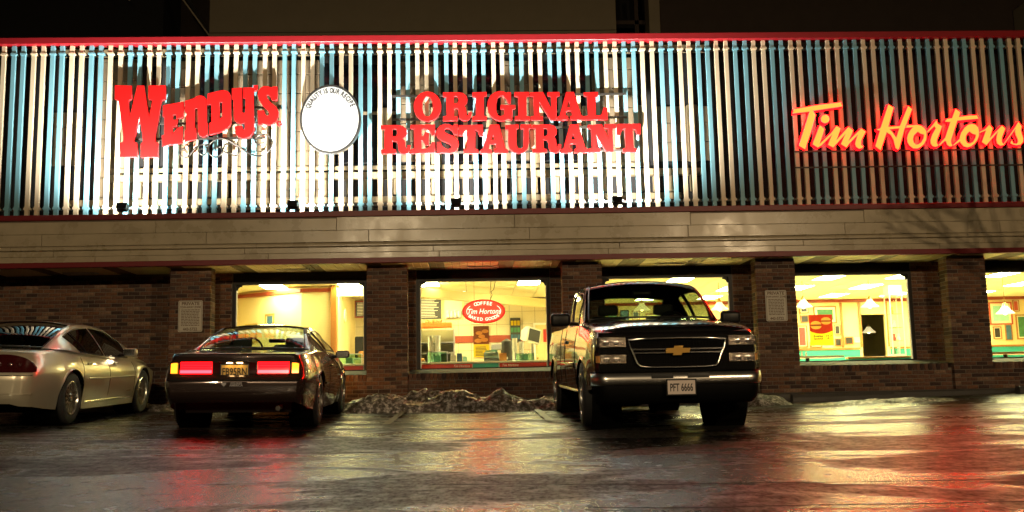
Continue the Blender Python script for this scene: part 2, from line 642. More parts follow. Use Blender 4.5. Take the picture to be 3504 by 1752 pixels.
# traced sign outlines, millimetres on the wall plane (x, z)
LETTERS_W=[('W',[[(-6428,6098),(-6132,6089),(-6129,5844),(-6166,5837),(-6187,5806),(-6150,5494),(-6032,6091),(-5913,6088),(-5806,5478),(-5755,5795),(-5765,5825),(-5821,5841),(-5831,6087),(-5532,6089),(-5530,5835),(-5584,5823),(-5600,5794),(-5690,5149),(-5687,5050),(-5635,5020),(-5640,4773),(-5924,4773),(-5931,5021),(-5894,5034),(-5903,5151),(-5976,5527),(-6055,5153),(-6063,5054),(-6006,5024),(-5999,4777),(-6296,4781),(-6304,5033),(-6254,5056),(-6251,5155),(-6351,5802),(-6374,5831),(-6420,5844)]]),
('E',[[(-5561,5717),(-5204,5782),(-5204,5493),(-5313,5474),(-5320,5553),(-5387,5549),(-5387,5443),(-5301,5452),(-5314,5331),(-5389,5317),(-5390,5176),(-5322,5256),(-5302,5291),(-5206,5322),(-5208,5027),(-5551,4973),(-5566,5158),(-5525,5173),(-5531,5510),(-5556,5515)]]),
('n',[[(-5173,5794),(-5054,5831),(-5016,5843),(-4958,5885),(-4890,5895),(-4831,5867),(-4796,5821),(-4783,5396),(-4768,5371),(-4761,5164),(-4845,5130),(-4899,5156),(-4922,5206),(-4939,5658),(-4983,5666),(-5006,5641),(-4999,5300),(-4972,5287),(-4965,5096),(-5160,5044),(-5162,5239),(-5138,5259),(-5141,5592),(-5170,5602)]]),
('D',[[(-4772,5927),(-4561,5981),(-4493,5990),(-4424,5974),(-4385,5938),(-4359,5877),(-4354,5381),(-4372,5331),(-4422,5281),(-4547,5217),(-4720,5169),(-4729,5375),(-4691,5400),(-4697,5708),(-4712,5734),(-4768,5724)],[(-4562,5778),(-4504,5772),(-4503,5484),(-4556,5454)]]),
('y',[[(-4336,6018),(-4160,6034),(-4153,5578),(-4113,5554),(-4090,5577),(-4086,5832),(-4128,5838),(-4131,6034),(-3955,6032),(-3944,5258),(-3965,5188),(-4010,5124),(-4111,5095),(-4202,5120),(-4254,5179),(-4273,5314),(-4149,5325),(-4139,5254),(-4108,5250),(-4092,5295),(-4093,5377),(-4172,5366),(-4240,5391),(-4281,5438),(-4293,5497),(-4304,5816),(-4333,5828)]]),
('apostrophe',[[(-3953,6074),(-3881,6079),(-3880,6014),(-3897,5978),(-3954,5969),(-3926,6002),(-3926,6026),(-3952,6026)]]),
('S',[[(-3527,6048),(-3528,5799),(-3615,5797),(-3645,5869),(-3691,5907),(-3719,5881),(-3713,5834),(-3643,5750),(-3540,5666),(-3504,5571),(-3506,5489),(-3537,5406),(-3604,5348),(-3661,5343),(-3781,5362),(-3797,5348),(-3854,5351),(-3867,5605),(-3761,5603),(-3749,5550),(-3720,5503),(-3669,5508),(-3658,5549),(-3687,5609),(-3779,5692),(-3849,5812),(-3871,5907),(-3863,5966),(-3818,6031),(-3761,6058),(-3693,6053),(-3624,6029),(-3601,6049)]]),
('registered',[[(-3443,5364),(-3446,5349),(-3454,5336),(-3467,5327),(-3481,5324),(-3496,5328),(-3509,5336),(-3517,5350),(-3520,5365),(-3518,5380),(-3509,5393),(-3497,5402),(-3482,5405),(-3467,5401),(-3455,5393),(-3446,5379)],[(-3454,5364),(-3458,5350),(-3468,5340),(-3481,5336),(-3495,5340),(-3505,5351),(-3509,5365),(-3506,5379),(-3496,5389),(-3482,5393),(-3468,5389),(-3458,5378)]])]
LETTERS_O=[('O',[[(-567,5648),(-572,5593),(-587,5542),(-610,5494),(-641,5452),(-678,5418),(-721,5393),(-766,5378),(-814,5373),(-861,5379),(-907,5395),(-949,5421),(-986,5456),(-1016,5498),(-1038,5546),(-1051,5598),(-1055,5653),(-1050,5707),(-1036,5759),(-1013,5807),(-982,5848),(-945,5883),(-903,5908),(-857,5923),(-809,5928),(-761,5922),(-715,5906),(-673,5880),(-637,5845),(-607,5802),(-585,5754),(-571,5702)],[(-707,5649),(-710,5606),(-718,5564),(-731,5527),(-747,5497),(-767,5474),(-789,5459),(-811,5455),(-834,5460),(-855,5475),(-875,5498),(-890,5529),(-902,5566),(-910,5608),(-912,5651),(-909,5695),(-901,5736),(-888,5773),(-872,5804),(-852,5827),(-831,5841),(-808,5846),(-785,5841),(-764,5826),(-744,5802),(-728,5771),(-717,5734),(-709,5693)]]),
('R',[[(-523,5907),(-249,5909),(-164,5893),(-107,5844),(-87,5775),(-105,5697),(-148,5653),(-120,5613),(-112,5521),(-108,5481),(-89,5462),(-68,5476),(-64,5535),(-17,5534),(-28,5451),(-57,5403),(-114,5374),(-171,5384),(-227,5424),(-238,5483),(-239,5561),(-263,5610),(-333,5623),(-336,5459),(-269,5449),(-270,5381),(-526,5377),(-525,5457),(-458,5471),(-464,5833),(-521,5838)],[(-335,5836),(-269,5836),(-239,5796),(-240,5737),(-271,5698),(-337,5699)]]),
('I',[[(12,5903),(265,5909),(259,5835),(211,5826),(210,5463),(261,5443),(260,5385),(4,5378),(8,5446),(72,5465),(78,5822),(16,5833)]]),
('G',[[(712,5899),(703,5693),(665,5698),(624,5787),(578,5832),(521,5847),(463,5799),(437,5691),(434,5544),(466,5465),(513,5450),(570,5464),(590,5503),(592,5586),(525,5592),(527,5661),(784,5658),(782,5589),(730,5585),(721,5380),(664,5395),(636,5405),(578,5376),(511,5362),(427,5388),(342,5457),(296,5546),(284,5644),(295,5741),(340,5839),(417,5902),(503,5924),(579,5916),(636,5885),(646,5900)]]),
('I',[[(778,5899),(1041,5901),(1039,5827),(986,5818),(983,5450),(1040,5440),(1038,5376),(782,5374),(783,5442),(845,5452),(848,5819),(782,5830)]]),
('N',[[(1065,5891),(1299,5899),(1448,5573),(1450,5813),(1388,5824),(1385,5893),(1600,5896),(1598,5827),(1541,5812),(1529,5376),(1429,5375),(1223,5732),(1216,5452),(1283,5437),(1281,5374),(1072,5376),(1073,5439),(1131,5453),(1130,5817),(1068,5827)]]),
('A',[[(1729,5894),(1864,5893),(1989,5449),(2046,5424),(2044,5375),(1786,5371),(1793,5436),(1832,5451),(1820,5544),(1705,5535),(1693,5452),(1745,5437),(1743,5373),(1557,5370),(1559,5429),(1598,5448)],[(1764,5756),(1812,5603),(1721,5604)]]),
('L',[[(2050,5881),(2309,5889),(2302,5815),(2254,5805),(2254,5446),(2338,5445),(2378,5484),(2405,5592),(2472,5586),(2468,5370),(2049,5372),(2056,5434),(2118,5443),(2115,5807),(2058,5822)]]),
('R',[[(-1653,5304),(-1343,5305),(-1258,5285),(-1202,5231),(-1188,5162),(-1212,5105),(-1278,5062),(-1231,5018),(-1218,4950),(-1209,4882),(-1190,4863),(-1171,4882),(-1171,4930),(-1128,4925),(-1134,4843),(-1167,4795),(-1223,4776),(-1289,4787),(-1336,4845),(-1344,4951),(-1363,5000),(-1457,5020),(-1453,4866),(-1392,4851),(-1392,4788),(-1650,4783),(-1655,4849),(-1589,4863),(-1580,5230),(-1649,5240)],[(-1454,5243),(-1381,5242),(-1357,5203),(-1358,5145),(-1381,5097),(-1455,5098)]]),
('E',[[(-1116,5302),(-682,5307),(-686,5108),(-732,5114),(-768,5197),(-825,5231),(-928,5232),(-930,5092),(-882,5101),(-858,5168),(-802,5163),(-804,4926),(-856,4926),(-883,5004),(-930,5019),(-932,4855),(-828,4863),(-767,4906),(-728,4988),(-686,4977),(-692,4789),(-1120,4785),(-1115,4847),(-1054,4866),(-1051,5229),(-1117,5244)]]),
('S',[[(-271,5308),(-274,5118),(-326,5119),(-363,5192),(-419,5236),(-475,5242),(-518,5213),(-509,5164),(-448,5130),(-336,5080),(-270,5016),(-257,4939),(-282,4852),(-339,4794),(-443,4772),(-518,4782),(-579,4792),(-603,4773),(-641,4774),(-639,4982),(-587,4981),(-559,4913),(-499,4854),(-433,4844),(-385,4872),(-385,4921),(-431,4960),(-544,5010),(-628,5069),(-651,5147),(-636,5224),(-588,5282),(-503,5315),(-418,5309),(-352,5270),(-333,5303)]]),
('T',[[(-243,5288),(188,5293),(184,5089),(132,5094),(110,5177),(44,5217),(39,4848),(95,4833),(89,4775),(-156,4768),(-155,4836),(-98,4849),(-102,5218),(-155,5180),(-194,5101),(-246,5108)]]),
('A',[[(320,5291),(482,5294),(587,4841),(634,4826),(633,4773),(391,4766),(393,4834),(435,4848),(423,4940),(309,4937),(289,4850),(341,4830),(340,4772),(146,4769),(152,4832),(194,4846)],[(374,5125),(410,5008),(325,5009)]]),
('U',[[(605,5283),(837,5290),(835,5222),(792,5213),(786,4926),(818,4853),(865,4838),(917,4862),(933,4924),(940,5211),(883,5222),(884,5290),(1070,5288),(1068,5224),(1020,5210),(1019,4943),(988,4836),(920,4774),(835,4761),(741,4781),(676,4840),(649,4928),(654,5200),(604,5220)]]),
('R',[[(1103,5283),(1417,5284),(1502,5249),(1528,5180),(1522,5112),(1473,5059),(1509,5005),(1517,4918),(1529,4859),(1548,4864),(1555,4917),(1602,4912),(1595,4829),(1556,4776),(1489,4763),(1423,4778),(1386,4841),(1380,4948),(1352,4997),(1281,5008),(1277,4838),(1343,4823),(1337,4774),(1091,4769),(1092,4826),(1154,4839),(1153,5209),(1101,5224)],[(1287,5217),(1349,5221),(1376,5192),(1374,5114),(1345,5070),(1283,5066)]]),
('A',[[(1779,5280),(1927,5283),(2042,4843),(2094,4818),(2092,4763),(1845,4760),(1851,4821),(1890,4835),(1883,4928),(1769,4919),(1743,4837),(1799,4817),(1793,4759),(1603,4759),(1609,4819),(1652,4838)],[(1831,5118),(1876,5001),(1780,4997)]]),
('N',[[(2108,5267),(2357,5279),(2485,4984),(2483,5199),(2417,5214),(2414,5278),(2615,5281),(2613,5217),(2550,5198),(2554,4767),(2430,4763),(2246,5104),(2256,4836),(2313,4825),(2311,4767),(2111,4760),(2113,4823),(2171,4837),(2168,5197),(2111,5213)]]),
('T',[[(2644,5280),(3070,5280),(3058,5090),(3005,5085),(2989,5164),(2919,5209),(2929,4833),(2976,4817),(2974,4759),(2735,4757),(2737,4815),(2790,4829),(2785,5210),(2721,5177),(2689,5084),(2637,5090)]])]
LETTERS_T=[('T',[[(5917,5522),(6385,5597),(6792,5641),(6822,5561),(6265,5483),(6313,5408),(6296,5346),(6196,5058),(6078,4762),(5967,4837),(6204,5475),(5894,5437)]]),
('dot',[[(6566,5328),(6562,5306),(6553,5287),(6539,5270),(6521,5257),(6501,5249),(6480,5247),(6460,5250),(6441,5258),(6425,5271),(6413,5288),(6406,5308),(6405,5329),(6409,5351),(6418,5370),(6432,5387),(6450,5400),(6470,5408),(6491,5410),(6511,5407),(6530,5399),(6546,5386),(6558,5369),(6565,5349)]]),
('im',[[(6379,5214),(6462,5135),(6349,4854),(6577,5062),(6685,5197),(6766,5148),(6670,4929),(6909,5177),(6993,5106),(6896,4914),(7145,5143),(7226,5081),(7129,4907),(7124,4828),(7166,4805),(7128,4766),(7076,4757),(7026,4794),(7009,4855),(7026,4917),(7072,5021),(6896,4848),(6844,4783),(6746,4854),(6844,5041),(6662,4851),(6598,4786),(6506,4844),(6596,5031),(6389,4832),(6313,4789),(6226,4852),(6233,4891)]]),
('H',[[(7682,5593),(7778,5529),(7653,5167),(7867,5179),(8050,5560),(8125,5497),(7987,5190),(7973,5177),(7975,5148),(7957,5135),(7831,4767),(7806,4732),(7757,4763),(7744,4829),(7729,4926),(7684,5014),(7618,5068),(7481,4727),(7383,4807),(7490,5100),(7447,5105),(7435,5123),(7493,5140),(7512,5165)],[(7674,5118),(7858,5137),(7784,4961),(7754,5015),(7715,5078)]]),
('o',[[(7987,5172),(8005,5195),(8111,5195),(8199,5201),(8268,5183),(8326,5138),(8357,5084),(8360,4999),(8344,4911),(8294,4831),(8228,4775),(8164,4749),(8086,4754),(8020,4808),(7986,4879),(7985,4950),(8010,5030),(8059,5101),(8116,5153),(7988,5144)],[(8198,5068),(8247,5027),(8308,5013),(8294,4947),(8244,4868),(8188,4833),(8144,4829),(8108,4869),(8098,4931),(8122,5002)]]),
('r',[[(8370,5075),(8441,5145),(8569,5291),(8580,5219),(8659,5169),(8631,5094),(8547,4917),(8537,4855),(8557,4819),(8554,4793),(8500,4776),(8449,4794),(8418,4848),(8419,4910),(8457,5007),(8537,5131),(8518,5171),(8377,5048)]]),
('t',[[(8938,5497),(9022,5429),(8991,5340),(9184,5365),(9334,5367),(9355,5300),(8954,5269),(8943,5233),(8810,4905),(8806,4852),(8824,4807),(8813,4785),(8765,4782),(8724,4818),(8707,4880),(8690,4889),(8586,4801),(8570,4819),(8699,4951),(8820,5248),(8736,5249),(8725,5267),(8763,5307),(8857,5319)]]),
('o',[[(8847,4794),(8838,4812),(8966,4926),(8974,4966),(9007,5045),(9076,5134),(9151,5191),(9223,5208),(9293,5189),(9341,5135),(9344,5050),(9338,4979),(9303,4899),(9244,4829),(9169,4777),(9097,4760),(9029,4783),(8985,4841),(8975,4877)],[(9167,5061),(9216,5016),(9281,4998),(9262,4936),(9212,4865),(9148,4835),(9105,4848),(9083,4902),(9093,4973),(9124,5026)]]),
('ns',[[(9353,5053),(9462,5102),(9545,5186),(9609,5119),(9536,4932),(9787,5170),(9845,5107),(9766,4939),(9759,4859),(9782,4818),(10022,5123),(10103,5238),(10159,5148),(10137,5077),(10151,4988),(10167,4916),(10157,4854),(10108,4801),(10027,4789),(9958,4803),(9916,4834),(9948,4892),(9969,4829),(10030,4820),(10060,4855),(10056,4909),(10027,4989),(10019,5043),(10033,5096),(9784,4792),(9717,4784),(9668,4824),(9652,4895),(9667,4966),(9696,5046),(9462,4800),(9380,4863),(9478,5084),(9351,5026)]])]
SCROLL=[[(-5150,4925),(-5232,4911),(-5268,4857),(-5236,4795),(-5169,4764),(-5095,4794),(-5038,4870),(-4972,4946),(-4899,4992),(-4824,4991),(-4778,4928),(-4784,4851),(-4835,4806),(-4903,4837),(-4919,4899),(-4860,4922)],[(-4824,4991),(-4743,4997),(-4677,5058),(-4603,5104),(-4521,5107),(-4408,5071),(-4257,4984),(-4106,4874),(-3993,4811),(-3888,4779),(-3784,4785),(-3680,4861),(-3622,4969),(-3615,5046),(-3669,5132),(-3752,5172),(-3841,5165),(-3908,5104),(-3914,5034),(-3869,4987),(-3802,4994),(-3772,5032)],[(-4743,4997),(-4756,4920),(-4732,4835),(-4656,4773),(-4582,4772),(-4516,4825),(-4502,4894),(-4540,4949),(-4592,4942),(-4614,4919)],[(-4487,4909),(-4459,4986),(-4385,5016),(-4302,5000),(-4234,4945),(-4203,4875),(-4232,4806),(-4291,4784),(-4337,4823)],[(-4479,4879),(-4427,4843),(-4359,4831)],[(-5130,4994),(-5088,4947),(-5101,4890)]]
# ------------------------------------------------------------------ brickwork
FLOOR = .36
CEIL = 2.68
SOFFIT = 2.70
CH = .0677
BR = {}
def brick_mesh(l, d, h):
    k = (round(l, 3), round(d, 3), round(h, 3))
    if k not in BR:
        me = MB().cbox(-l / 2, l / 2, -d / 2, d / 2, -h / 2, h / 2, .0035).mesh('brick')
        me.materials.append(M['brick'])
        BR[k] = me
    return BR[k]

def brick(parent, x0, x1, y0, y1, z0, z1, name='brick'):
    l, d, h = x1 - x0, y1 - y0, z1 - z0
    me = brick_mesh(l, d, h)
    j = random.uniform(-.0025, .0025)
    inst(name, me, parent, ((x0 + x1) / 2, (y0 + y1) / 2 + j, (z0 + z1) / 2), (0, 0, random.uniform(-.006, .006)))

def course(x0, x1, row, L=.2, j=.01):
    """running bond: list of brick spans over x0..x1"""
    out = []
    x = x0 - (L / 2 if row % 2 else 0)
    while x < x1 - .02:
        a, b = max(x, x0), min(x + L, x1)
        if b - a > .035:
            out.append((a + j / 2, b - j / 2))
        x += L
    return out

def brick_pillar(x0, label):
    w, y0, d = .7, 17.3, .3
    t = empty('brick_pillar', (x0 + w / 2, y0 + d / 2, FLOOR), label, 'pillar', 'brick pillars along the restaurant front')
    MB().box(x0 + .008, x0 + w - .008, y0 + .008, y0 + d, FLOOR, SOFFIT).build('mortar_core', M['mortar'], t)
    n = int((SOFFIT - FLOOR) / CH)
    for r_ in range(n):
        z0 = FLOOR + r_ * CH + .005
        z1 = z0 + CH - .01
        for a, b in course(x0, x0 + w, r_):
            if a < x0 + .006:
                a = x0
            if b > x0 + w - .006:
                b = x0 + w
            brick(t, a, b, y0, y0 + .09, z0, z1)
        for xa, xb in ((x0, x0 + .09), (x0 + w - .09, x0 + w)):
            brick(t, xa, xb, y0 + .102, y0 + d - .002, z0, z1)
PX = [-8.62, -5.23, -1.87, 1.52, 4.92, 8.33]
for x, lb in zip(PX[1:], ['brick pillar with a private parking sign behind the dark coupe', 'brick pillar left of the window with the oval neon sign', 'brick pillar rising behind the cab of the black pickup', 'brick pillar with a private parking sign right of the pickup', 'brick pillar at the far right of the restaurant front']):
    brick_pillar(x, lb)

WINX = [(-4.29, -2.0), (-.995, 1.295), (2.35, 4.64), (5.68, 7.97), (9.05, 11.33)]
WZ0, WZ1 = .92, 2.48
WY = 18.1

def bay_wall(x0, x1, wx, label, wlabel):
    """brick jambs, sloped brick sill and low wall between two pillars, with a shop window"""
    t = empty('bay_wall', ((x0 + x1) / 2, 17.6, FLOOR), label, 'wall', 'window bays of the restaurant front')
    m = MB()
    m.box(x0, x1, 17.408, 18.3, FLOOR - .02, .74)
    m.box(x0 - .35, wx[0] - .06, WY + .008, WY + .2, .74, SOFFIT)
    m.box(wx[1] + .06, x1 + .35, WY + .008, WY + .2, .74, SOFFIT)
    m.build('mortar_core', M['mortar'], t)
    for r_ in range(5):
        z0 = FLOOR + r_ * CH + .005
        for a, b in course(x0 + .004, x1 - .004, r_):
            brick(t, a, b, 17.4, 17.49, z0, z0 + CH - .01)
    x = x0 + .01
    while x < x1 - .06:
        brick(t, x, x + .06, 17.392, 17.49, .705, .815, 'rowlock_brick')
        x += .0715
    # sloped sill top
    P = [[(x0, 17.40, .80), (x0, 18.06, .9)], [(x1, 17.40, .80), (x1, 18.06, .9)]]
    MB().grid([[(xx, 17.392, .819), (xx, 17.55, .84), (xx, 18.09, .905), (xx, 18.09, .74)] for xx in (x0 + .002, (x0 + x1) / 2, x1 - .002)]).build('sill', M['sill'], t, recalc=True)
    n = int((SOFFIT - .8) / CH)
    for r_ in range(n + 1):
        z0 = SOFFIT - (r_ + 1) * CH + .005
        if z0 < .86:
            break
        for a0, a1 in ((x0 - .349, wx[0] - .07), (wx[1] + .07, x1 + .349)):
            for a, b in course(a0, a1, r_):
                brick(t, a, b, WY, WY + .09, z0, z0 + CH - .01)
    # header over the glass
    MB().box(wx[0] - .065, wx[1] + .065, WY + .02, WY + .2, WZ1 + .045, SOFFIT - .004).build('header', M['bronze'], t)
    w = MB()
    fx0, fx1, z0, z1 = wx[0] - .06, wx[1] + .06, WZ0 - .055, WZ1 + .045
    y0, y1 = WY - .02, WY + .09
    w.box(fx0, wx[0], y0, y1, z0, z1)
    w.box(wx[1], fx1, y0, y1, z0, z1)
    w.box(wx[0], wx[1], y0, y1, WZ1, z1)
    w.box(wx[0], wx[1], y0 - .02, y1, z0, WZ0)
    for s_, cx in ((1, wx[0]), (-1, wx[1])):       # stepped, scooped upper corners
        pts = [(cx, WZ1)]
        pts += [(cx, WZ1 - .095), (cx + s_ * .022, WZ1 - .095)]
        for k in range(7):
            a = k / 6 * PI / 2
            pts.append((cx + s_ * (.022 + .055 * (1 - math.cos(a))), WZ1 - .095 + .06 * math.sin(a)))
        pts += [(cx + s_ * .1, WZ1 - .035), (cx + s_ * .1, WZ1)]
        f_ = [(p[0], WY + .03, p[1]) for p in pts]
        g_ = [(p[0], WY + .06, p[1]) for p in pts]
        k = len(pts)
        fc = [tuple(range(k)) if s_ < 0 else tuple(reversed(range(k))), tuple(range(k, 2 * k)) if s_ > 0 else tuple(reversed(range(k, 2 * k)))]
        fc += [(i, (i + 1) % k, (i + 1) % k + k, i + k) for i in range(k)]
        w.add(f_ + g_, fc)
    win = w.build('window', M['bronze'], t, recalc=True)
    MB().box(wx[0] + .001, wx[1] - .001, WY + .065, WY + .071, WZ0 + .001, WZ1 - .001).build('pane', M['pane'], win)
    MB().box(wx[0] + .0015, wx[0] + .012, WY + .0, WY + .062, WZ0, WZ1 - .1).build('glazing_bead', M['white'], win)
    MB().box(wx[1] - .012, wx[1] - .0015, WY + .0, WY + .062, WZ0, WZ1 - .1).build('glazing_bead', M['white'], win)
BAYL = ['brick bay with a bright window behind the dark coupe', 'brick bay with the service counter window and oval neon sign', 'brick bay with a window mostly hidden by the black pickup', 'brick bay with a window showing the yellow sandwich poster', 'brick bay with a window cut by the right edge of the picture']
for i in range(5):
    bay_wall(PX[i + 1] + .7, PX[i + 2] if i < 4 else 12.2, WINX[i], BAYL[i], '')

def left_wall():
    t = empty('brick_wall', (-6.9, WY, FLOOR), 'unlit brick wall behind the tan sedan', 'wall')
    x0, x1 = -11.5, -5.23
    MB().box(x0, x1 + .1, WY + .008, WY + .2, FLOOR, SOFFIT).build('mortar_core', M['mortar'], t)
    MB().box(x0, x1, 17.6, WY + .02, FLOOR - .02, FLOOR + .012).build('ledge', M['concrete_wet'], t)
    n = int((SOFFIT - FLOOR) / CH)
    spans = [(a, b, r_) for r_ in range(n) for a, b in course(x0, x1, r_)]
    spans.sort(key=lambda s: abs((s[0] + s[1]) / 2 + 6.6) + abs(s[2] - 22) * .09)
    rest = MB()
    for k, (a, b, r_) in enumerate(spans):
        z0 = FLOOR + r_ * CH + .005
        if k < 298:
            brick(t, a, b, WY, WY + .09, z0, z0 + CH - .01)
        else:
            j = random.uniform(-.002, .002)
            rest.cbox(a, b, WY + j, WY + .09 + j, z0, z0 + CH - .01, .003)
    o = rest.build('brickwork', M['brick_mass'], t)
    o['kind'] = 'stuff'
left_wall()

# ------------------------------------------------------------------ canopy: fascia panels, trims, soffit boards
def canopy():
    t = empty('canopy', (0, 17.0, SOFFIT), 'beige panelled canopy with maroon edges running across the restaurant front', 'canopy')
    x0, x1 = -11.5, 13.2
    MB().box(x0, x1, 17.06, 17.32, SOFFIT + .1, 3.47).build('core', M['plank_dark'], t)
    MB().box(x0, x1, 17.0, 18.95, 3.475, 3.5).build('deck', M['plank_dark'], t)
    MB().cbox(x0, x1, 16.955, 17.06, SOFFIT - .004, 2.785, .006).build('bottom_trim', M['maroon_trim'], t)
    MB().cbox(x0, x1, 16.95, 17.1, 3.502, 3.595, .006).build('top_trim', M['maroon_trim'], t)
    rows = [(3.272, 3.5, 17.0, 0), (3.068, 3.268, 17.0, 1.3), (2.985, 3.062, 16.985, .4), (2.888, 2.98, 17.005, 2.0), (2.787, 2.884, 17.0, .7)]
    for k, (z0, z1, y, off) in enumerate(rows):
        x = x0 - off
        L = [3.05, 2.75, 4.1, 3.2, 2.9][k]
        while x < x1:
            a, b = max(x, x0), min(x + L, x1)
            if b - a > .1:
                j = random.uniform(-.002, .002)
                m = MB()
                if k == 2:       # rounded drip rail
                    prof = [(y + .07, z0), (y + .01, z0), (y - .012, z0 + .012), (y - .015, z0 + .04), (y - .004, z0 + .06), (y + .02, z1), (y + .07, z1)]
                    m.grid([[(xx, p, q) for p, q in prof] for xx in (a + .003, b - .003)])
                    o = m.build('drip_rail', M['fascia'], t, smooth=40)
                else:
                    m.cbox(a + .003, b - .003, y + j, y + .06, z0, z1, .004)
                    o = m.build('fascia_panel', M['fascia'], t)
            x += L
    # soffit boards
    w = .135
    me = MB().box(-w / 2 + .004, w / 2 - .004, 17.06, WY + .1, SOFFIT, SOFFIT + .02).mesh('soffit_board')
    me.transform(Matrix.Translation((0, -17.06, -SOFFIT)))
    md = me.copy()
    me.materials.append(M['plank'])
    md.materials.append(M['plank_dark'])
    i = 0
    x = -11.4
    while x < 13:
        ph = ((x - PX[1]) / 3.385) % 1
        dark = any(abs(ph - c) < .045 for c in (.03, .36, .7))  # boards in fixed bands of each bay take the darker colour
        inst('soffit_board', md if dark else me, t, (x, 17.06, SOFFIT + (.004 if dark else 0)))
        x += w
        i += 1
    MB().box(x0, x1, 17.06, 18.3, SOFFIT + .026, SOFFIT + .04).build('soffit_backing', M['plank_dark'], t)
    # recessed soffit lights, unlit
    for c in (-6.9, -3.2, .15, 3.5, 6.85, 10.2):
        m = MB()
        m.box(c - .28, c + .28, 17.62, 17.8, SOFFIT - .022, SOFFIT - .002)
        o = m.build('soffit_light', M['white'], t)
        MB().box(c - .25, c + .25, 17.65, 17.77, SOFFIT - .028, SOFFIT - .0225).build('diffuser', M['sign_white'], o)
canopy()

# ------------------------------------------------------------------ slat screen of painted tubes
def slat_screen():
    t = empty('slat_screen', (0, 17.9, 3.5), 'tall screen of paired cream and pale blue vertical tubes above the canopy', 'facade screen')
    w, d = .074, .062
    y0 = 17.85
    z0, z1 = 3.505, 6.895
    meshes = []
    for mt in ('cream', 'blue'):
        me = MB().cbox(-w / 2, w / 2, 0, d, 0, z1 - z0, .0025).mesh('slat')
        me.materials.append(M[mt])
        mc = MB().box(-w / 2 - .014, w / 2 + .022, -.012, d + .012, 0, .035).box(-w / 2 - .004, w / 2 + .004, -.005, d + .005, .035, .06).mesh('collar')
        mc.materials.append(M[mt])
        meshes.append((me, mc))
    for i in range(-2, 113):
        x = -8.483 + i * .17413 + random.uniform(-.008, .008)
        k = ((i + 1) // 2) % 2
        s = inst('slat', meshes[k][0], t, (x, y0, z0), (0, random.uniform(-.0012, .0012), random.uniform(-.03, .03)))
        inst('collar', meshes[k][1], s, (x, y0, 6.72))
        inst('collar', meshes[k][1], s, (x, y0, 3.86))
    MB().box(-11.5, 12.5, 17.925, 17.975, 6.72, 6.76).build('rail', M['dark_metal'], t)
    MB().box(-11.5, 12.5, 17.925, 17.975, 3.86, 3.9).build('rail', M['dark_metal'], t)
    MB().cbox(-11.5, 12.5, 17.76, 18.0, 6.897, 7.02, .008).build('top_trim', M['red_trim'], t)
    for k in range(13):
        x = -4.9 + k * .66
        MB().box(x, x + .42, 18.02, 18.3, 7.0, 7.07).build('coping_cap', M['black_block'], t)
slat_screen()

# ------------------------------------------------------------------ old upper wall behind the screen
def upper_wall():
    t = empty('upper_wall', (0, 18.95, 3.5), 'old tan upper storey wall with black windows seen between the tubes', 'wall')
    Y = 18.95
    MB().box(-11.5, 13.2, Y, Y + .3, 3.5, 7.2).build('wall', M['black_block'], t)
    # lit buff panels
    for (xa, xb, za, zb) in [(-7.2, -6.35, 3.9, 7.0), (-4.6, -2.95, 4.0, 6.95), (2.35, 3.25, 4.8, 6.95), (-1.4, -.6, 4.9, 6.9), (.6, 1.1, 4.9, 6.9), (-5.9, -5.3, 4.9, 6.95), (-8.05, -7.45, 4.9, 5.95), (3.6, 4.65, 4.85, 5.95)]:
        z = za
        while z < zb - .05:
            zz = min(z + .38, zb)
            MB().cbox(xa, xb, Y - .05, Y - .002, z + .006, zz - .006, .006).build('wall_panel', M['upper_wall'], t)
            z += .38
    # cornices with brackets
    for z0, z1, xa, xb, pr in [(7.02, 7.16, -8.0, 4.6, .16), (4.55, 4.68, -6.9, 4.4, .2), (4.74, 4.82, -6.9, 3.4, .12), (4.1, 4.22, -7.6, 4.0, .12)]:
        MB().cbox(xa, xb, Y - pr, Y - .055, z0, z1, .01).build('cornice', M['upper_trim'], t)
    x = -6.8
    k = 0
    while x < 4.3:
        MB().cbox(x, x + .11, Y - .17, Y - .06, 4.24, 4.545, .01).build('bracket', M['upper_trim'], t)
        if k % 3 == 0:
            MB().cbox(x, x + .2, Y - .14, Y - .06, 4.83, 5.95, .008).build('pilaster', M['upper_trim'], t)
        x += .3 if k % 4 else .42
        k += 1
    # black upper windows
    for xa, xb in [(-6.3, -5.95), (-5.25, -4.65), (-2.9, -1.45), (-.55, .55), (1.15, 2.3)]:
        f = MB()
        f.box(xa + .02, xb - .02, Y - .03, Y - .004, 4.9, 6.85)
        o = f.build('window', M['black_glass'], t)
        g = MB()
        g.box(xa + .02, xb - .02, Y - .05, Y - .032, 5.84, 5.9)
        g.box((xa + xb) / 2 - .02, (xa + xb) / 2 + .02, Y - .05, Y - .032, 4.9, 5.84)
        g.build('glazing_bar', M['upper_wall'], o)
upper_wall()

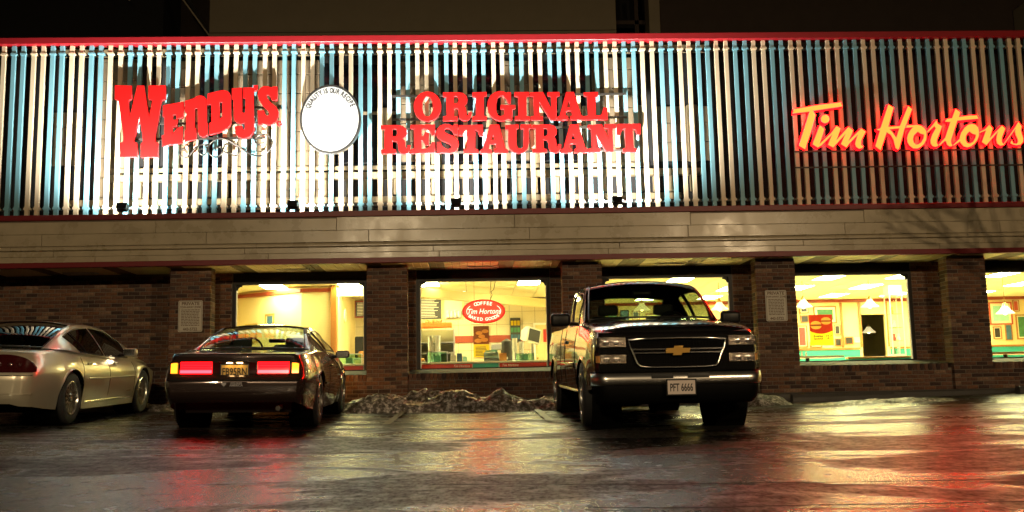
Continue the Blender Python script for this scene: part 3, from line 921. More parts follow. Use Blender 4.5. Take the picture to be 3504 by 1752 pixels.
# ------------------------------------------------------------------ buildings behind
def back_buildings():
    t = empty('rear_building', (-1.4, 24, 0), 'blank beige block rising behind the middle of the slat screen', 'building')
    MB().box(-6.45, 3.64, 24, 32, 3.3, 16).build('wall', M['beige_block'], t)
    for k in range(6):
        MB().box(-6.44, 3.63, 23.985, 23.998, 8.2 + k * 1.2, 8.215 + k * 1.2).build('joint_strip', M['brown_block'], t)
    t = empty('rear_building', (10, 24, 0), 'dark brown block rising behind the right end of the slat screen', 'building')
    MB().box(4.76, 20, 24.2, 32, 3.3, 16).build('wall', M['brown_block'], t)
    MB().box(4.48, 4.752, 24, 24.6, 3.3, 16).build('corner_pier', M['beige_block'], t)
    MB().box(13.9, 19, 23.2, 24.15, 9.1, 9.9).build('eave', M['beige_block'], t)
    t = empty('rear_building', (-13, 25, 0), 'almost black block behind the left end of the slat screen', 'building')
    MB().box(-24, -7.9, 25, 33, 3.3, 16).build('wall', M['black_block'], t)
    MB().box(-7.9, -6.5, 26.5, 33, 3.3, 16).build('recess_wall', M['brown_block'], t)
    # outside stair stringer with a handrail
    t = empty('fire_stair', (-6.7, 24.4, 8), 'dark slanted fire stair with a thin pale handrail behind the red coping', 'stair')
    MB().tube([(-7.4, 24.2, 10.9), (-6.2, 24.2, 9.0)], .05, 6).build('stringer', M['dark_metal'], t)
    MB().tube([(-7.2, 24.1, 10.4), (-6.42, 24.1, 9.3), (-5.6, 24.1, 9.28)], .02, 6).build('handrail', M['fascia'], t)
    MB().tube([(-8.9, 24.1, 10.9), (-8.45, 24.1, 10.3)], .02, 6).build('handrail', M['fascia'], t)
    # gap with lit junk
    t = empty('roof_equipment', (4.05, 24.3, 8), 'dark rooftop frame with pale scraps in the gap between the blocks', 'roof equipment')
    MB().box(3.65, 4.47, 25.4, 25.6, 3.3, 16).build('back_panel', M['black_block'], t)
    MB().box(4.2, 4.3, 24.5, 24.6, 8.5, 10.5).build('post', M['brown_block'], t)
    MB().box(3.66, 4.47, 24.5, 24.6, 9.75, 9.85).build('beam', M['brown_block'], t)
    MB().cbox(3.68, 4.15, 24.4, 24.7, 9.27, 9.34, .02).build('scrap', M['white'], t)
    MB().cbox(4.32, 4.44, 24.4, 24.6, 9.25, 9.36, .02).build('scrap', M['white'], t)
back_buildings()

# ------------------------------------------------------------------ sign floodlights on the canopy edge
def floodlight(x, label):
    y, z = 16.98, 3.6
    t = empty('floodlight', (x, y, z), label, 'floodlight', 'floodlights along the canopy edge')
    MB().tube([(x, y + .02, z - .005), (x, y + .02, z + .05)], .012, 8).build('stem', M['black'], t)
    MB().tube([(x - .085, y + .02, z + .1), (x - .085, y + .02, z + .05), (x + .085, y + .02, z + .05), (x + .085, y + .02, z + .1)], .008, 6).build('yoke', M['black'], t)
    m = MB()
    c = Vector((x, y + .02, z + .11))
    rot = Matrix.Translation(c) @ Matrix.Rotation(R(-28), 4, 'X')
    bm_ = MB().add([(-.08, -.05, -.05), (.08, -.05, -.05), (.08, .05, -.05), (-.08, .05, -.05), (-.095, -.07, .06), (.095, -.07, .06), (.095, .07, .06), (-.095, .07, .06)], [(3, 2, 1, 0), (0, 1, 5, 4), (1, 2, 6, 5), (2, 3, 7, 6), (3, 0, 4, 7)])
    bm_.xform(rot).build('housing', M['black'], t)
    MB().box(-.085, .085, -.06, .06, .045, .05).xform(rot).build('lens', M['lens'], t)
    ld = bpy.data.lights.new('floodlight_lamp', 'SPOT')
    ld.energy = 2200
    ld.color = (1, .96, .85)
    ld.spot_size = R(158)
    ld.spot_blend = 1
    ld.shadow_soft_size = .035
    lo = bpy.data.objects.new('floodlight_lamp', ld)
    lo.parent = t
    lo.location = rot @ Vector((0, 0, .075)) - BASE[t]
    lo.rotation_euler = (Vector((0, .5, 1))).to_track_quat('-Z', 'Y').to_euler()
    COL.objects.link(lo)
for x, lb in zip((-5.975, -3.09, -.3, 2.486), ['black floodlight under the big red letter W', 'black floodlight left below the round white sign', 'black floodlight under the middle of the two line red sign', 'black floodlight under the right end of the two line red sign']):
    floodlight(x, lb)

# ------------------------------------------------------------------ street lamps of the car park, behind the viewer
def street_lamp(x, y, h, watts, col, label):
    z = gz(x, y)
    t = empty('street_lamp', (x, y, z), label, 'street lamp', 'car park lamps')
    MB().tube([(x, y, z), (x, y, z + h)], [.1, .06], 10).build('pole', M['dark_metal'], t)
    MB().tube([(x, y, z + h - .1), (x, y + .7, z + h + .05)], .04, 8).build('arm', M['dark_metal'], t)
    MB().cbox(x - .16, x + .16, y + .5, y + 1.1, z + h - .02, z + h + .14, .03).build('lamp_head', M['dark_metal'], t)
    e = pm('sodium lamp glass', (.9, .6, .3), .3, emit=col, estr=200)
    MB().lathe([(.11, 0), (.1, -.05), (.06, -.09), (0, -.1)], 12, (x, y + .8, z + h - .022)).build('lamp_glass', e, t, smooth=50)
    ld = bpy.data.lights.new('street_lamp_light', 'SPOT')
    ld.energy = watts
    ld.color = col
    ld.spot_size = R(165)
    ld.spot_blend = .4
    ld.shadow_soft_size = .12
    lo = bpy.data.objects.new('street_lamp_light', ld)
    lo.parent = t
    lo.location = Vector((x, y + .8, z + h - .16)) - BASE[t]
    lo.rotation_euler = Vector((0, .45, -.8)).to_track_quat('-Z', 'Y').to_euler()
    COL.objects.link(lo)
street_lamp(-3.0, -4, 6.4, 3400, (1, .75, .43), 'car park lamp standing behind the viewer on the left')
street_lamp(9.4, -4, 6.4, 3400, (1, .71, .39), 'car park lamp standing behind the viewer on the right')

def bare_tree(x, y):
    z = gz(x, y)
    t = empty('bare_tree', (x, y, z), 'leafless street tree standing behind the viewer on the right', 'tree')
    rnd = random.Random(4)
    MB().tube([(x, y, z), (x + .05, y, z + 1.6), (x - .03, y + .05, z + 3.2)], [.13, .1, .07], 8).build('trunk', M['brown_block'], t)
    br = MB()
    def grow(p, d, l, r_, k):
        q = p + d * l
        br.tube([p, p + d * l * .5 + Vector((rnd.uniform(-.05, .05), rnd.uniform(-.05, .05), .03)), q], [r_, r_ * .8, r_ * .6], 5)
        if k:
            for _ in range(3):
                nd = (d + Vector((rnd.uniform(-.7, .7), rnd.uniform(-.7, .7), rnd.uniform(-.15, .6)))).normalized()
                grow(p + d * l * rnd.uniform(.5, 1), nd, l * rnd.uniform(.55, .8), r_ * .6, k - 1)
    for a in range(6):
        grow(Vector((x, y, z + 2.3 + a * .2)), Vector((math.cos(a * 1.05), math.sin(a * 1.05), .75)).normalized(), 1.35, .04, 3)
    br.build('crown', M['brown_block'], t)
bare_tree(9.7, 10.5)
# ------------------------------------------------------------------ signs on the slat screen
def poly_mm(ps):
    return [[(a / 1000, b / 1000) for a, b in p] for p in ps]

def center(ps):
    xs = [p[0] for q in ps for p in q]
    zs = [p[1] for q in ps for p in q]
    return (min(xs) + max(xs)) / 2, (min(zs) + max(zs)) / 2

def letter(name, ps, t, y, thick, face, side, bevel=.006):
    cx, cz = center(ps)
    me = shape_mesh([[(a - cx, b - cz) for a, b in q] for q in ps], thick, bevel)
    me.materials.append(face)
    me.materials.append(side)
    idx = [0 if abs(p.normal.y) > .5 and p.normal.y < 0 else 1 for p in me.polygons]
    me.polygons.foreach_set('material_index', idx)
    return inst(name, me, t, (cx, y, cz))

def red_sign(data, label, rails, xr, stroke=None):
    t = empty('letter_sign', (sum(xr) / 2, 17.77, 4.6), label, 'sign')
    for n, ps in data:
        ps = poly_mm(ps)
        nm = 'letter' if len(n) == 1 else ('apostrophe' if n[0] == 'a' else 'registered_mark')
        letter(nm, ps, t, 17.765, .07, M['letter_red'], M['letter_side'])
    for z in rails:
        MB().box(xr[0], xr[1], 17.808, 17.842, z - .018, z + .018).build('mounting_rail', M['dark_metal'], t)
    return t
tw = red_sign(LETTERS_W, 'big red western style letters spelling WENDY\'S with a black scroll below', [5.69, 5.405, 5.12], (-6.1, -3.75))
for p in SCROLL:
    pts = [Vector((a / 1000, 17.78, b / 1000)) for a, b in p]
    sm = []
    for i in range(len(pts) - 1):
        p0, p1, p2, p3 = pts[max(i - 1, 0)], pts[i], pts[i + 1], pts[min(i + 2, len(pts) - 1)]
        for k in range(5):
            s = k / 5
            sm.append(.5 * ((2 * p1) + (p2 - p0) * s + (2 * p0 - 5 * p1 + 4 * p2 - p3) * s * s + (3 * p1 - p0 - 3 * p2 + p3) * s ** 3))
    sm.append(pts[-1])
    MB().tube(sm, .017, 6).build('scroll', M['iron'], tw, smooth=60)
red_sign(LETTERS_O, 'two lines of red slab letters reading ORIGINAL RESTAURANT', [5.875, 5.435, 5.255, 4.81], (-1.45, 2.85))

def round_sign():
    c = Vector((-2.556, 17.73, 5.413))
    rx, rz = .535, .632
    t = empty('round_sign', c, 'oval white sign with black lettering along its upper rim', 'sign')
    def ell(k, n=64):
        return [(rx * k * math.cos(2 * PI * i / n), rz * k * math.sin(2 * PI * i / n)) for i in range(n)]
    put('sign_body', shape_mesh([ell(1.0)], .1, .008), M['ink'], t, c)
    put('sign_face', shape_mesh([ell(.955)], .012), M['disc_white'], t, c + Vector((0, -.058, 0)))
    put('rim', shape_mesh([ell(1.012), ell(.955)], .03, .004), M['ink'], t, c + Vector((0, -.056, 0)))
    txt = 'QUALITY IS OUR RECIPE'
    wid = {' ': .5, 'I': .38, 'L': .85, 'E': .92}
    ws = [wid.get(ch, 1) for ch in txt]
    tot = sum(ws)
    a0, a1 = R(157), R(25)
    s = 0
    for ch, w in zip(txt, ws):
        a = a0 + (a1 - a0) * (s + w / 2) / tot
        s += w
        if ch == ' ':
            continue
        p = c + Vector((rx * .83 * math.cos(a), -.067, rz * .83 * math.sin(a)))
        tan = math.atan2(-rz * math.cos(a), rx * math.sin(a))
        put('letter', text_mesh(ch, .128, .004, bold=.004, squeeze=.66), M['ink'], t, p, (0, -tan, 0))
    MB().tube([(c.x - .25, 17.79, 5.85), (c.x - .25, 17.79, 4.95)], .015, 6).build('bracket', M['dark_metal'], t)
    MB().tube([(c.x + .25, 17.79, 5.85), (c.x + .25, 17.79, 4.95)], .015, 6).build('bracket', M['dark_metal'], t)
round_sign()

def neon_sign():
    t = empty('neon_sign', (7.5, 17.75, 4.6), 'glowing amber script letters edged in pink and red reading Tim Hortons', 'sign')
    for n, ps in LETTERS_T:
        ps = poly_mm(ps)
        cx, cz = center(ps)
        loc = [[(a - cx, b - cz) for a, b in q] for q in ps]
        o = letter('letter', ps, t, 17.74, .05, M['neon_face'], M['letter_side'], .004)
        m = MB()
        for q in loc:
            pts = [Vector((a, -.032, b)) for a, b in q]
            # drop near-duplicate corners
            cl = [pts[0]]
            for p in pts[1:]:
                if (p - cl[-1]).length > .012:
                    cl.append(p)
            m.tube(cl, .006, 6, closed=True)
        me = m.mesh('neon_outline')
        put('neon_outline', me, M['neon_tube'], o, (cx, 17.74, cz), smooth=60)
        b = MB()
        for q in loc:
            pts = [Vector((a, .045, b_)) for a, b_ in q]
            cl = [pts[0]]
            for p in pts[1:]:
                if (p - cl[-1]).length > .012:
                    cl.append(p)
            b.tube(cl, .016, 5, closed=True)
        put('added_halo_tube', b.mesh('added_halo_tube'), M['added_halo'], o, (cx, 17.74, cz), smooth=60)  # glowing tube added behind each letter to throw the red halo
    for z in (4.45, 4.75):
        MB().box(5.9, 10.2, 17.822, 17.845, z - .012, z + .012).build('mounting_rail', M['dark_metal'], t)
neon_sign()

# ------------------------------------------------------------------ small signs and window signs
def private_sign(x0, x1, z0, z1, label):
    y = 17.285
    cx = (x0 + x1) / 2
    t = empty('parking_sign', (cx, y, z0), label, 'sign', 'private parking signs on the pillars')
    w, h = x1 - x0, z1 - z0
    def rr(w_, h_, r_):
        pts = []
        for sx, sz, a0 in ((1, 1, 0), (-1, 1, 90), (-1, -1, 180), (1, -1, 270)):
            for k in range(5):
                a = R(a0 + k * 22.5)
                pts.append((sx * (w_ / 2 - r_) + r_ * math.cos(a), sz * (h_ / 2 - r_) + r_ * math.sin(a)))
        return pts
    cz = (z0 + z1) / 2
    put('board', shape_mesh([rr(w, h, .025)], .006), M['sign_white'], t, (cx, y, cz))
    put('border', shape_mesh([rr(w - .025, h - .025, .02), rr(w - .034, h - .034, .018)], .002), M['brown_ink'], t, (cx, y - .005, cz))
    put('line', text_mesh('PRIVATE', .075, .002, squeeze=1.08, bold=.002), M['brown_ink'], t, (cx, y - .005, z1 - .055))
    put('line', text_mesh('TOW-AWAY ZONE', .047, .002, squeeze=.85, bold=.0012), M['brown_ink'], t, (cx, y - .005, z1 - .115))
    rnd = random.Random(5)
    for k in range(11):          # lines of small print too fine to read
        zz = z1 - .16 - k * .0265
        m = MB()
        x = x0 + .05
        while x < x1 - .06:
            l = rnd.uniform(.02, .055)
            m.box(x, min(x + l, x1 - .05), y - .006, y - .0045, zz - .006, zz + .006)
            x += l + .01
        m.build('small_print', M['brown_ink'], t)
    put('line', text_mesh('443-5722', .066, .002, squeeze=.95, bold=.0015), M['brown_ink'], t, (cx, y - .005, z0 + .045))
private_sign(-5.07, -4.66, 1.6, 2.135, 'white private parking sign on the pillar behind the dark coupe')
private_sign(5.065, 5.44, 1.6, 2.14, 'dim private parking sign on the pillar right of the pickup')

M['oval_red'] = pm('red lit oval', (.7, .02, .01), .35, emit=(1, .006, .002), estr=16, var=.1, scale=3)
M['oval_rim'] = pm('oval sign rim', (.25, .01, .01), .4, emit=(1, .02, .005), estr=.35)
M['neon_white'] = pm('warm white neon', (.9, .85, .6), .3, emit=(1, .86, .6), estr=1.8)
M['wire'] = pm('thin black wire', (.02, .018, .015), .5)
def oval_sign():
    c = Vector((.153, 18.27, 1.94))
    rx, rz = .388, .212
    t = empty('oval_neon_sign', c, 'red oval neon sign with white lettering hanging in the counter window', 'sign')
    def ell(k, n=56):
        return [(rx * k * math.cos(2 * PI * i / n), rz * k * math.sin(2 * PI * i / n)) for i in range(n)]
    put('sign_body', shape_mesh([ell(1)], .05, .008), M['oval_rim'], t, c)
    put('sign_face', shape_mesh([ell(.93)], .01), M['oval_red'], t, c + Vector((0, -.03, 0)))
    for a0, a1 in ((142, 202), (-22, 38)):
        pts = [c + Vector((rx * .8 * math.cos(R(a)), -.042, rz * .74 * math.sin(R(a)))) for a in np.linspace(a0, a1, 12)]
        MB().tube(pts, .0065, 6).build('neon_arc', M['neon_white'], t)
    put('line', text_mesh('Tim Hortons', .135, .012, squeeze=.86, bold=.001, shear=.3), M['neon_white'], t, c + Vector((0, -.042, -.005)))
    def arc_text(s_, a0, a1, kx, kz, size, flip):
        ws = [.5 if ch in ' I' else 1 for ch in s_]
        tot, s = sum(ws), 0
        for ch, w in zip(s_, ws):
            a = R(a0 + (a1 - a0) * (s + w / 2) / tot)
            s += w
            if ch == ' ':
                continue
            p = c + Vector((rx * kx * math.cos(a), -.042, rz * kz * math.sin(a)))
            tan = math.atan2(-rz * kz * math.cos(a), rx * kx * math.sin(a)) if not flip else math.atan2(rz * kz * math.cos(a), -rx * kx * math.sin(a))
            put('letter', text_mesh(ch, size, .012, bold=.0022), M['neon_white'], t, p, (0, -tan, 0))
    arc_text('COFFEE', 124, 60, .8, .68, .088, False)
    arc_text('BAKED GOODS', 209, 332, .8, .70, .078, True)
    for dx in (-.17, .13):
        MB().tube([c + Vector((dx, 0, .2)), c + Vector((dx, 0, .73))], .003, 5).build('hanging_wire', M['wire'], t)
    MB().tube([c + Vector((.12, 0, .2)), c + Vector((.16, 0, .3)), c + Vector((.14, .01, .36)), c + Vector((.19, .01, .4)), c + Vector((.22, .01, .55)), c + Vector((.2, .01, .72))], .007, 6).build('power_cord', M['wire'], t)
oval_sign()

M['poster_yellow'] = pm('yellow poster paper', (.85, .68, .03), .5, var=.03)
M['poster_red'] = pm('red brown poster photo', (.4, .03, .012), .5, var=.4, scale=9)
M['bun'] = pm('printed bread bun', (.75, .33, .07), .5, var=.25, scale=14)
M['patty'] = pm('printed filling', (.25, .07, .02), .5, var=.3, scale=20)
for k_ in ('poster_yellow', 'poster_red', 'bun', 'patty'):      # thin paper lets the room light through
    nt_ = M[k_].node_tree
    b_ = nt_.nodes['Principled BSDF']
    tr_ = nt_.nodes.new('ShaderNodeBsdfTranslucent')
    nt_.links.new(b_.inputs['Base Color'].links[0].from_socket, tr_.inputs[0])
    mx_ = nt_.nodes.new('ShaderNodeMixShader')
    mx_.inputs[0].default_value = .7
    nt_.links.new(b_.outputs[0], mx_.inputs[1])
    nt_.links.new(tr_.outputs[0], mx_.inputs[2])
    nt_.links.new(mx_.outputs[0], nt_.nodes['Material Output'].inputs[0])
def sheet(x0, x1, y, z0, z1):
    return MB().add([(x0, y, z0), (x1, y, z0), (x1, y, z1), (x0, y, z1)], [(0, 1, 2, 3)])
def flat(P):
    m = MB()
    m.add([(a, 0, b) for a, b in P], [tuple(range(len(P)))])
    return m.mesh('flat')
def sandwich_poster():
    x0, x1, z0, z1, y = 6.12, 6.555, 1.2, 1.765, 18.2
    t = empty('window_poster', ((x0 + x1) / 2, y, z0), 'yellow and red breakfast sandwich poster in the right window', 'poster')
    cx = (x0 + x1) / 2
    zc = z0 + (z1 - z0) * .44
    arc = [(x0 - cx + (x1 - x0) * k / 12, .02 - .055 * math.sin(PI * k / 12)) for k in range(13)]
    put('sheet', flat([(x0 - cx, z0 - zc), (x1 - cx, z0 - zc)] + arc[::-1]), M['poster_yellow'], t, (cx, y, zc))
    subs = [(x0 + .125 - cx, .125, 1.0), (x0 + .315 - cx, .2, .9)]
    def arcp(w, h, up, dz, n=12):
        return [(w * math.cos(PI * k / n), dz + (1 if up else -1) * h * math.sin(PI * k / n)) for k in range(n + 1)]
    holes = []
    for bx, bz, s in subs:
        top, low = arcp(.1 * s, .06 * s, True, .014 * s), arcp(.1 * s, .055 * s, False, -.02 * s)
        holes.append([(bx + a, bz + b) for a, b in top + low[::-1]])
        put('bun', flat([(bx + a, bz + b) for a, b in top]), M['bun'], t, (cx, y, zc))
        put('bun', flat([(bx + a, bz + b) for a, b in low]), M['bun'], t, (cx, y, zc))
        put('filling', flat([(bx - .1 * s, bz - .02 * s), (bx + .1 * s, bz - .02 * s), (bx + .1 * s, bz + .014 * s), (bx - .1 * s, bz + .014 * s)]), M['patty'], t, (cx, y, zc))
    put('photo', shape_mesh([arc + [(x1 - cx, z1 - zc), (x0 - cx, z1 - zc)]] + holes, 0), M['poster_red'], t, (cx, y, zc))
    put('line', text_mesh('Breakfast', .055, .002, bold=.0012, squeeze=.85), M['ink'], t, (cx - .06, y - .003, zc - .08))
    put('line', text_mesh('Sandwich', .055, .002, bold=.0012, squeeze=.85), M['ink'], t, (cx - .06, y - .003, zc - .125))
    put('line', text_mesh('$', .05, .002), M['ink'], t, (cx + .085, y - .003, zc - .075))
    put('line', text_mesh('2', .105, .002, bold=.001), M['ink'], t, (cx + .122, y - .003, zc - .1))
    put('line', text_mesh('29', .05, .002), M['ink'], t, (cx + .175, y - .003, zc - .075))
sandwich_poster()
# ------------------------------------------------------------------ the restaurant inside
M['in_wall'] = pm('cream wallpaper', (.74, .6, .29), .7, var=.06)
M['in_tile'] = pm('cream wall tile', (.62, .52, .33), .35, var=.06)
M['in_ceil'] = pm('ceiling tile', (.86, .78, .52), .8, var=.06, scale=30)
M['in_grid'] = pm('ceiling grid gap', (.3, .26, .16), .7)  # darker backing that shows in the joints between ceiling tiles
M['in_floor'] = pm('tan floor tile', (.66, .54, .34), .35, var=.25)
M['teal'] = pm('teal wainscot', (.03, .33, .27), .45, var=.06)
M['wood'] = pm('honey wood trim', (.4, .16, .03), .4, var=.2, scale=12)
M['wood_dark'] = pm('red brown crown moulding', (.3, .05, .02), .4, var=.2)
M['gold'] = pm('gilt frame', (.55, .33, .08), .35, .4)
M['corridor'] = pm('dim corridor wall', (.36, .33, .18), .7)
M['troffer'] = pm('fluorescent diffuser', (.9, .9, .8), .5, emit=(1, .96, .47), estr=66)
M['shade'] = pm('opal lamp shade', (.85, .8, .6), .4, emit=(1, .84, .45), estr=.9)
M['bulb'] = pm('warm bulb', (.9, .8, .5), .4, emit=(1, .8, .4), estr=9)
M['brass'] = pm('brass', (.45, .3, .1), .3, .9)
M['steel'] = pm('brushed steel', (.5, .5, .47), .3, .9)
M['cup'] = pm('white paper cup', (.8, .78, .7), .5)
M['green_glass'] = glass_mat('green display glass', (.62, .86, .74), 1.0)
M['counter_red'] = pm('red counter front', (.5, .03, .015), .35)
M['counter_top'] = pm('pale laminate', (.6, .58, .45), .35)
M['till'] = pm('grey green plastic', (.13, .17, .13), .45)
M['crt'] = pm('ivory plastic', (.66, .64, .5), .45)
M['menu_black'] = pm('menu board black', (.04, .035, .025), .5)
M['menu_text'] = pm('menu print', (.75, .7, .5), .5, emit=(1, .9, .6), estr=.25)
M['donut'] = pm('glazed bread', (.55, .25, .06), .4, var=.3, scale=20)
M['photo_dark'] = pm('dark photograph', (.03, .027, .024), .4, var=.9, scale=14)
M['photo_green'] = pm('green landscape print', (.04, .16, .06), .4, var=1.2, scale=7)
M['photo_aqua'] = pm('aqua map print', (.3, .6, .45), .4, var=.4, scale=6)
M['photo_red'] = pm('red and white team print', (.55, .05, .04), .4, var=.6, scale=18)
M['photo_blue'] = pm('blue night print', (.04, .12, .2), .4, var=.9, scale=8)
M['mat_cream'] = pm('cream picture mat', (.72, .66, .45), .6)
M['mat_red'] = pm('red picture mat', (.45, .06, .03), .6)

def struct(name, mb, mat, parent=None, **k):
    o = mb.build(name, mat, parent, **k)
    if parent is None:
        o['kind'] = 'structure'
    return o
def room():
    struct('floor', MB().box(-8.6, 16.2, 18.3, 30.2, FLOOR - .2, FLOOR - .001), M['in_floor'])
    c = struct('ceiling', MB().box(-8.6, 16.2, 18.22, 30.2, CEIL + .03, CEIL + .1), M['in_grid'])
    cw, cl = .5147, 1.025
    me = MB().box(.006, cw - .006, .006, cl - .006, 0, .02).mesh('ceiling_tile')
    me.materials.append(M['in_ceil'])
    x0, y0 = 7.02 - 25 * cw, 19.66 - 1 * cl
    lights = [(7.02, 19.66), (7.02, 21.71), (8.52, 21.71), (8.52, 23.76), (8.52, 19.66), (10.06, 23.76), (3.93, 19.66), (5.43, 21.71), (10.62, 19.66), (-4.3, 19.66), (-2.65, 19.66), (-1.0, 19.66), (.69, 19.66), (5.43, 23.76), (3.9, 23.76), (10.62, 21.71), (12.2, 21.71), (12.2, 23.76), (-.5, 21.71), (12.2, 19.66)]  # some back and far right panels are unseen, added to light the rooms
    cells = {}
    for i, (lx, ly) in enumerate(lights):
        cells[(round((lx - x0) / cw), round((ly - y0) / cl))] = i
    where = ['over the poster window, front row', 'over the poster window, second row left', 'over the poster window, second row right', 'over the poster window, third row', 'at the front right of the poster window', 'at the back right of the poster window', 'above the roof of the black pickup', 'to the right above the pickup, second row', 'in the window at the right edge of the picture', 'left in the window behind the coupe', 'right in the window behind the coupe', 'left in the counter window', 'right in the counter window', 'added to light the room at the back behind the pickup', 'added to light the room beyond the pickup cab', 'added for room light further back in the right edge window', 'added for light deep in the room at the far right', 'added for light in the far right back corner', 'over the kitchen counter', 'near the glass at the far right']
    for ix in range(-1, 44):
        for iy in range(0, 7):
            x, y = x0 + ix * cw, y0 + iy * cl
            if x > 15.5 or y > 25.4 or x < -6:
                continue
            if (ix, iy) in cells:
                t = empty('ceiling_light', (x + cw / 2, y + cl / 2, CEIL), 'bright fluorescent ceiling panel ' + where[cells[(ix, iy)]], 'ceiling light', 'fluorescent ceiling panels')
                m = MB()
                for a, b, c_, d in ((.01, cw - .01, .01, .035), (.01, cw - .01, cl - .035, cl - .01), (.01, .035, .035, cl - .035), (cw - .035, cw - .01, .035, cl - .035)):
                    m.box(x + a, x + b, y + c_, y + d, CEIL - .012, CEIL + .02)
                m.build('frame', M['white'], t)
                MB().box(x + .036, x + cw - .036, y + .036, y + cl - .036, CEIL - .008, CEIL + .01).build('diffuser', M['troffer'], t)
            else:
                inst('ceiling_tile', me, c, (x, y, CEIL + random.uniform(0, .003)))
    w = struct('wall_left', MB().box(-8.6, -5.6, 18.3, 30, FLOOR, CEIL), M['in_wall'])
    # slanted partition in the first window
    P = [(-5.7, 21.85), (-3.5, 20.3), (-2.86, 20.3), (-2.86, 20.42), (-3.45, 20.42), (-5.7, 22.0)]
    m = MB().add([(x, y, FLOOR) for x, y in P] + [(x, y, CEIL) for x, y in P], [(0, 1, 7, 6), (1, 2, 8, 7), (2, 3, 9, 8), (3, 4, 10, 9), (4, 5, 11, 10), (5, 0, 6, 11)])
    w = struct('partition_wall', m, M['in_wall'])
    def strip(a, b, z0, z1, off, mat, nm):
        (xa, ya), (xb, yb) = a, b
        d = Vector((xb - xa, yb - ya)).normalized()
        n = Vector((d.y, -d.x)) * off
        q = [(xa, ya), (xb, yb), (xb + n.x, yb + n.y), (xa + n.x, ya + n.y)]
        MB().add([(x, y, z0) for x, y in q] + [(x, y, z1) for x, y in q], [(3, 2, 6, 7), (0, 3, 7, 4), (2, 1, 5, 6), (4, 7, 6, 5), (0, 1, 2, 3)]).build(nm, mat, w, recalc=True)
    strip((-5.7, 21.845), (-3.5, 20.295), 2.56, 2.63, .04, M['wood_dark'], 'crown_moulding')
    strip((-3.49, 20.295), (-2.87, 20.295), 2.56, 2.63, .04, M['wood_dark'], 'crown_moulding')
    strip((-3.49, 20.295), (-2.9, 20.295), FLOOR, 1.3, .012, M['teal'], 'wainscot')
    strip((-3.49, 20.295), (-2.9, 20.295), 1.3, 1.35, .03, M['wood'], 'chair_rail')
    MB().box(-2.9, -2.79, 20.2, 20.45, FLOOR, CEIL - .003).build('corner_post', M['wood'], w)
    # kitchen side and back walls
    struct('wall_kitchen_side', MB().box(-2.86, -2.8, 20.46, 23.5, FLOOR, CEIL), M['in_wall'])
    k = struct('wall_kitchen_back', MB().box(-2.86, 1.75, 23.51, 23.7, FLOOR, CEIL), M['mortar'])
    tm = MB().box(0, .292, 0, .012, 0, .292).mesh('wall_tile')
    tm.materials.append(M['in_tile'])
    for i in range(15):
        for j in range(7):
            inst('wall_tile', tm, k, (-2.8 + i * .3, 23.497, FLOOR + .2 + j * .3))
    MB().box(-2.8, 1.3, 23.47, 23.493, 1.64, 1.8).build('tile_band', M['wood_dark'], k)
    struct('wall_kitchen_return', MB().box(1.75, 1.85, 23.4, 25.6, FLOOR, CEIL), M['in_wall'])
    # bulkhead over the counter
    P = [(-1.4, 19.55), (1.5, 22.6), (1.62, 22.5), (-1.25, 19.4)]
    m = MB().add([(x, y, 2.36) for x, y in P] + [(x, y, 2.54) for x, y in P], [(3, 2, 1, 0), (4, 5, 6, 7), (0, 1, 5, 4), (1, 2, 6, 5), (2, 3, 7, 6), (3, 0, 4, 7)])
    bk = struct('bulkhead', m, M['in_wall'], recalc=True)
    # dining room back wall with a doorway
    m = MB().box(1.85, 9.93, 25.5, 25.7, FLOOR, CEIL).box(10.6, 16, 25.5, 25.7, FLOOR, CEIL).box(9.93, 10.6, 25.5, 25.7, 2.28, CEIL)
    d = struct('wall_back', m, M['in_wall'])
    for a, b in ((1.86, 9.86), (10.64, 15.9)):
        MB().box(a, b, 25.485, 25.498, FLOOR, 1.38).build('wainscot', M['teal'], d)
        MB().box(a, b, 25.46, 25.497, 1.385, 1.43).build('chair_rail', M['wood'], d)
    MB().box(1.86, 15.9, 25.44, 25.497, 2.6, 2.672).build('crown_moulding', M['wood_dark'], d)
    for x in (9.42, 9.9, 10.6, 6.4, 4.9):
        MB().box(x - .025, x + .025, 25.45, 25.496, 1.44, 2.59).build('wood_batten', M['wood'], d)
    struct('wall_right', MB().box(15.9, 16.1, 18.3, 25.6, FLOOR, CEIL), M['in_wall'])
    struct('wall_corridor', MB().box(9.3, 12.5, 30, 30.2, FLOOR, CEIL).box(9.3, 9.4, 25.71, 30, FLOOR, CEIL).box(12.4, 12.5, 25.71, 30, FLOOR, CEIL), M['corridor'])
room()

def picture(x0, x1, z0, z1, y, frame, pr, label, matting=None, ang=0):
    t = empty('picture', ((x0 + x1) / 2, y, (z0 + z1) / 2), label, 'picture', 'framed pictures on the restaurant walls')
    b = min(.03, (x1 - x0) * .1)
    m = MB().box(x0, x1, y - .03, y, z0, z0 + b).box(x0, x1, y - .03, y, z1 - b, z1).box(x0, x0 + b, y - .03, y, z0 + b, z1 - b).box(x1 - b, x1, y - .03, y, z0 + b, z1 - b)
    m.build('frame', frame, t)
    if matting:
        MB().box(x0 + b, x1 - b, y - .012, y - .004, z0 + b, z1 - b).build('mat', matting, t)
        e = b + (x1 - x0) * .1
        MB().box(x0 + e, x1 - e, y - .016, y - .0125, z0 + e, z1 - e).build('print', pr, t)
    else:
        MB().box(x0 + b, x1 - b, y - .012, y - .004, z0 + b, z1 - b).build('print', pr, t)
    if ang:
        t.rotation_euler = (0, 0, ang)
W_, G_ = M['wood'], M['gold']
Yb = 25.484
